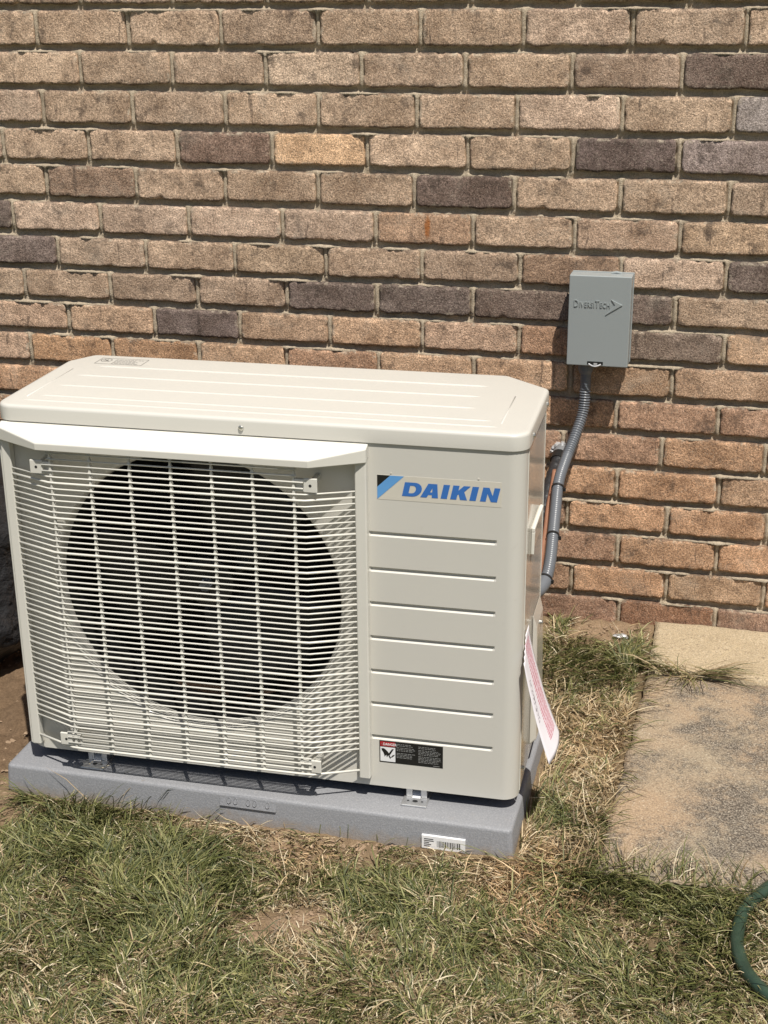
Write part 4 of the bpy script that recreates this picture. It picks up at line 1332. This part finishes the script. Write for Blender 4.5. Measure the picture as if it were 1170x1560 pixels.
def build_grass():
    # candidate roots, dense in view, thinner outside
    def scatter(n, x0, x1, y0, y1): return rng.uniform(x0, x1, n), rng.uniform(y0, y1, n)
    a = scatter(160000, -.42, 1.10, -1.48, -.862)
    b = scatter(30000, .50, .735, -.87, -.015)
    c = scatter(30000, -1.3, 2.0, -2.2, -.9)
    d = scatter(4500, .70, 1.1, -.90, -.80)
    X = np.r_[a[0], b[0], c[0], d[0]]; Y = np.r_[a[1], b[1], c[1], d[1]]
    # pull the roots together into tufts
    cellx = np.floor(X/.018); celly = np.floor(Y/.018)
    hx = vnoise(cellx*7.13, celly*3.7, 61); hy = vnoise(cellx*5.1, celly*9.3, 62)
    tx = (cellx+hx)*.018; ty = (celly+hy)*.018
    pull = rng.uniform(0, .75, len(X))
    X = X*(1-pull) + tx*pull; Y = Y*(1-pull) + ty*pull
    dens = np.clip(.55 + 1.0*(fbm(X*16, Y*16, 71)-.42) - .85*gsum(BARE, X, Y), .03, 1)
    dens = dens * (1 - np.clip(dugf(X, Y)*1.3, 0, 1))
    dens = np.where((Y > -.07) & (X > .54), dens*.45, dens)
    dens = np.where((X < .585) & (X > .5) & (Y > -.86) & (Y < -.40), dens*np.clip((X-.548)/.012, .25, 1), dens)
    dens = np.where((X < -.33) & (Y > -.95), dens*np.clip((-.885-Y)/.06, 0, 1), dens)
    keep = (rng.random(len(X)) < dens) & ~in_pad(X, Y, .006) & ~(in_slab(X, Y, .0))
    X, Y = X[keep], Y[keep]
    n = len(X)
    G = greenness(X, Y)
    isg = rng.random(n) < np.clip(G*1.15 - .03, .08, .88)
    flow = fbm(X*7, Y*7, 81)*2*math.pi*2.6 + .6
    phi = flow + rng.normal(0, 1, n)*np.where(isg, .80, 1.5)
    hgt = np.clip(.6 + 1.1*(fbm(X*10+5, Y*10, 91)-.35), .45, 1.3)
    nearpad = np.exp(-np.clip(-.862-Y, 0, 9)/.03)
    L_ = rng.gamma(4, .0088, n)*hgt
    L_ = np.where(isg, L_*1.18, L_*.95)
    # a tall green tuft against the front left of the pad
    tuft = np.exp(-(((X+.19)/.085)**2 + ((Y+.905)/.035)**2))
    tuft2 = np.exp(-(((X-.64)/.07)**2 + ((Y+.18)/.05)**2))
    L_ = L_*(1 + .75*tuft + .35*tuft2)
    lean = np.clip(rng.normal(.83, .13, n) - .22*tuft, .25, .985)
    lean = np.where(isg, lean-.05, np.clip(lean+.05, 0, .985))
    # keep blades from growing into the pad: steer them away
    phi = np.where((Y > -.93) & (Y < -.862), np.where(np.sin(phi) > .35, -phi, phi), phi)
    inx = (X > .55) & (X < .60) & (Y > -.86)
    phi = np.where(inx & (np.cos(phi) < -.2), math.pi - phi, phi)
    width = np.where(isg, rng.uniform(.0010, .0025, n), rng.uniform(.0008, .0023, n))
    curl = rng.uniform(.1, .55, n)
    Z0 = gz(X, Y) + (fbm(X*14, Y*14, 5)-.5)*.014
    V = blades(X, Y, L_, width, lean, phi, Z0, curl)
    # colours
    dead = np.array([[.44,.34,.195],[.56,.46,.29],[.32,.23,.125],[.48,.36,.21],[.19,.13,.07],[.66,.57,.40]])
    grn = np.array([[.115,.125,.036],[.155,.160,.050],[.085,.100,.034],[.24,.235,.085],[.105,.120,.045],[.33,.31,.14]])
    ci = rng.integers(0, 6, n)
    colr = np.where(isg[:,None], grn[ci], dead[ci]) * rng.uniform(.65, 1.3, n)[:,None]
    rust = gsum([(.60,-.90,.06,1.), (.62,-.99,.05,1.), (.23,-.93,.04,.8), (.63,-.5,.1,.5)], X, Y)
    colr = colr*(1-.0*rust[:,None]) * np.where(isg[:,None], 1, 1 + np.clip(rust,0,1)[:,None]*np.array([[.02,-.12,-.22]]))
    grass_object('grass', V[isg], colr[isg], M['grass'], 'uneven green lawn grass growing in front of the pad and slab')
    grass_object('dry_grass', V[~isg], colr[~isg], M['straw'], 'matted straw coloured dead grass among the green lawn')
    # stray long blades: over the slab seam, the slab edges and up against the pad
    sx, sy, sl, sp, sle = [], [], [], [], []
    def stray(n_, x, y, dx, dy, l0, l1, p0, p1, e0, e1):
        for _ in range(n_):
            sx.append(random.gauss(x, dx)); sy.append(random.gauss(y, dy)); sl.append(random.uniform(l0, l1)); sp.append(random.uniform(p0, p1)); sle.append(random.uniform(e0, e1))
    stray(70, .82, -.225, .015, .004, .06, .17, -.35, .45, .75, .97)
    stray(45, .80, -.225, .03, .004, .05, .12, 2.4, 3.7, .7, .97)
    stray(22, .80, -.226, .02, .004, .05, .12, -2.2, -.6, .85, .98)
    stray(25, .76, -.225, .02, .004, .03, .08, .8, 3.2, .6, .95)
    stray(40, .715, -.30, .006, .06, .03, .10, -.6, .5, .85, .985)
    stray(40, .705, -.60, .006, .12, .03, .07, -.9, .6, .8, .985)
    stray(120, .82, -.868, .09, .006, .04, .10, .6, 2.4, .5, .95)
    stray(14, -.15, -.868, .05, .003, .07, .12, .0, 1.0, .35, .7)
    stray(10, .35, -.868, .10, .003, .04, .08, .2, 2.6, .3, .8)
    stray(26, -.05, -.875, .12, .006, .03, .07, -1.2, .6, .4, .9)
    X = np.array(sx); Y = np.array(sy); n = len(X)
    Z0 = gz(X, Y) + .006
    onsl = in_slab(X, Y, .0)
    Z0 = np.where(onsl | ((X > .70) & (Y > -.30)), gz(X, Y) + .010, Z0)
    V = blades(X, Y, np.array(sl), rng.uniform(.0011, .0022, n), np.array(sle), np.array(sp), Z0, rng.uniform(.25, .7, n))
    V[:, :, 2] = np.maximum(V[:, :, 2], (gz(V[:,:,0], V[:,:,1]) + .0175)*((V[:,:,0] > .72) & (V[:,:,1] > -.85)) + -1.0*~((V[:,:,0] > .72) & (V[:,:,1] > -.85)))
    ci = rng.integers(0, 6, n)
    colr = np.where((rng.random(n) < .5)[:,None], grn[ci], dead[ci])*rng.uniform(.6, 1.1, n)[:,None]
    grass_object('stray_grass', V, colr, M['grass'], 'long stray grass blades rooted in the slab joint and along the pad edge')
build_grass()
print('bricks', nb)
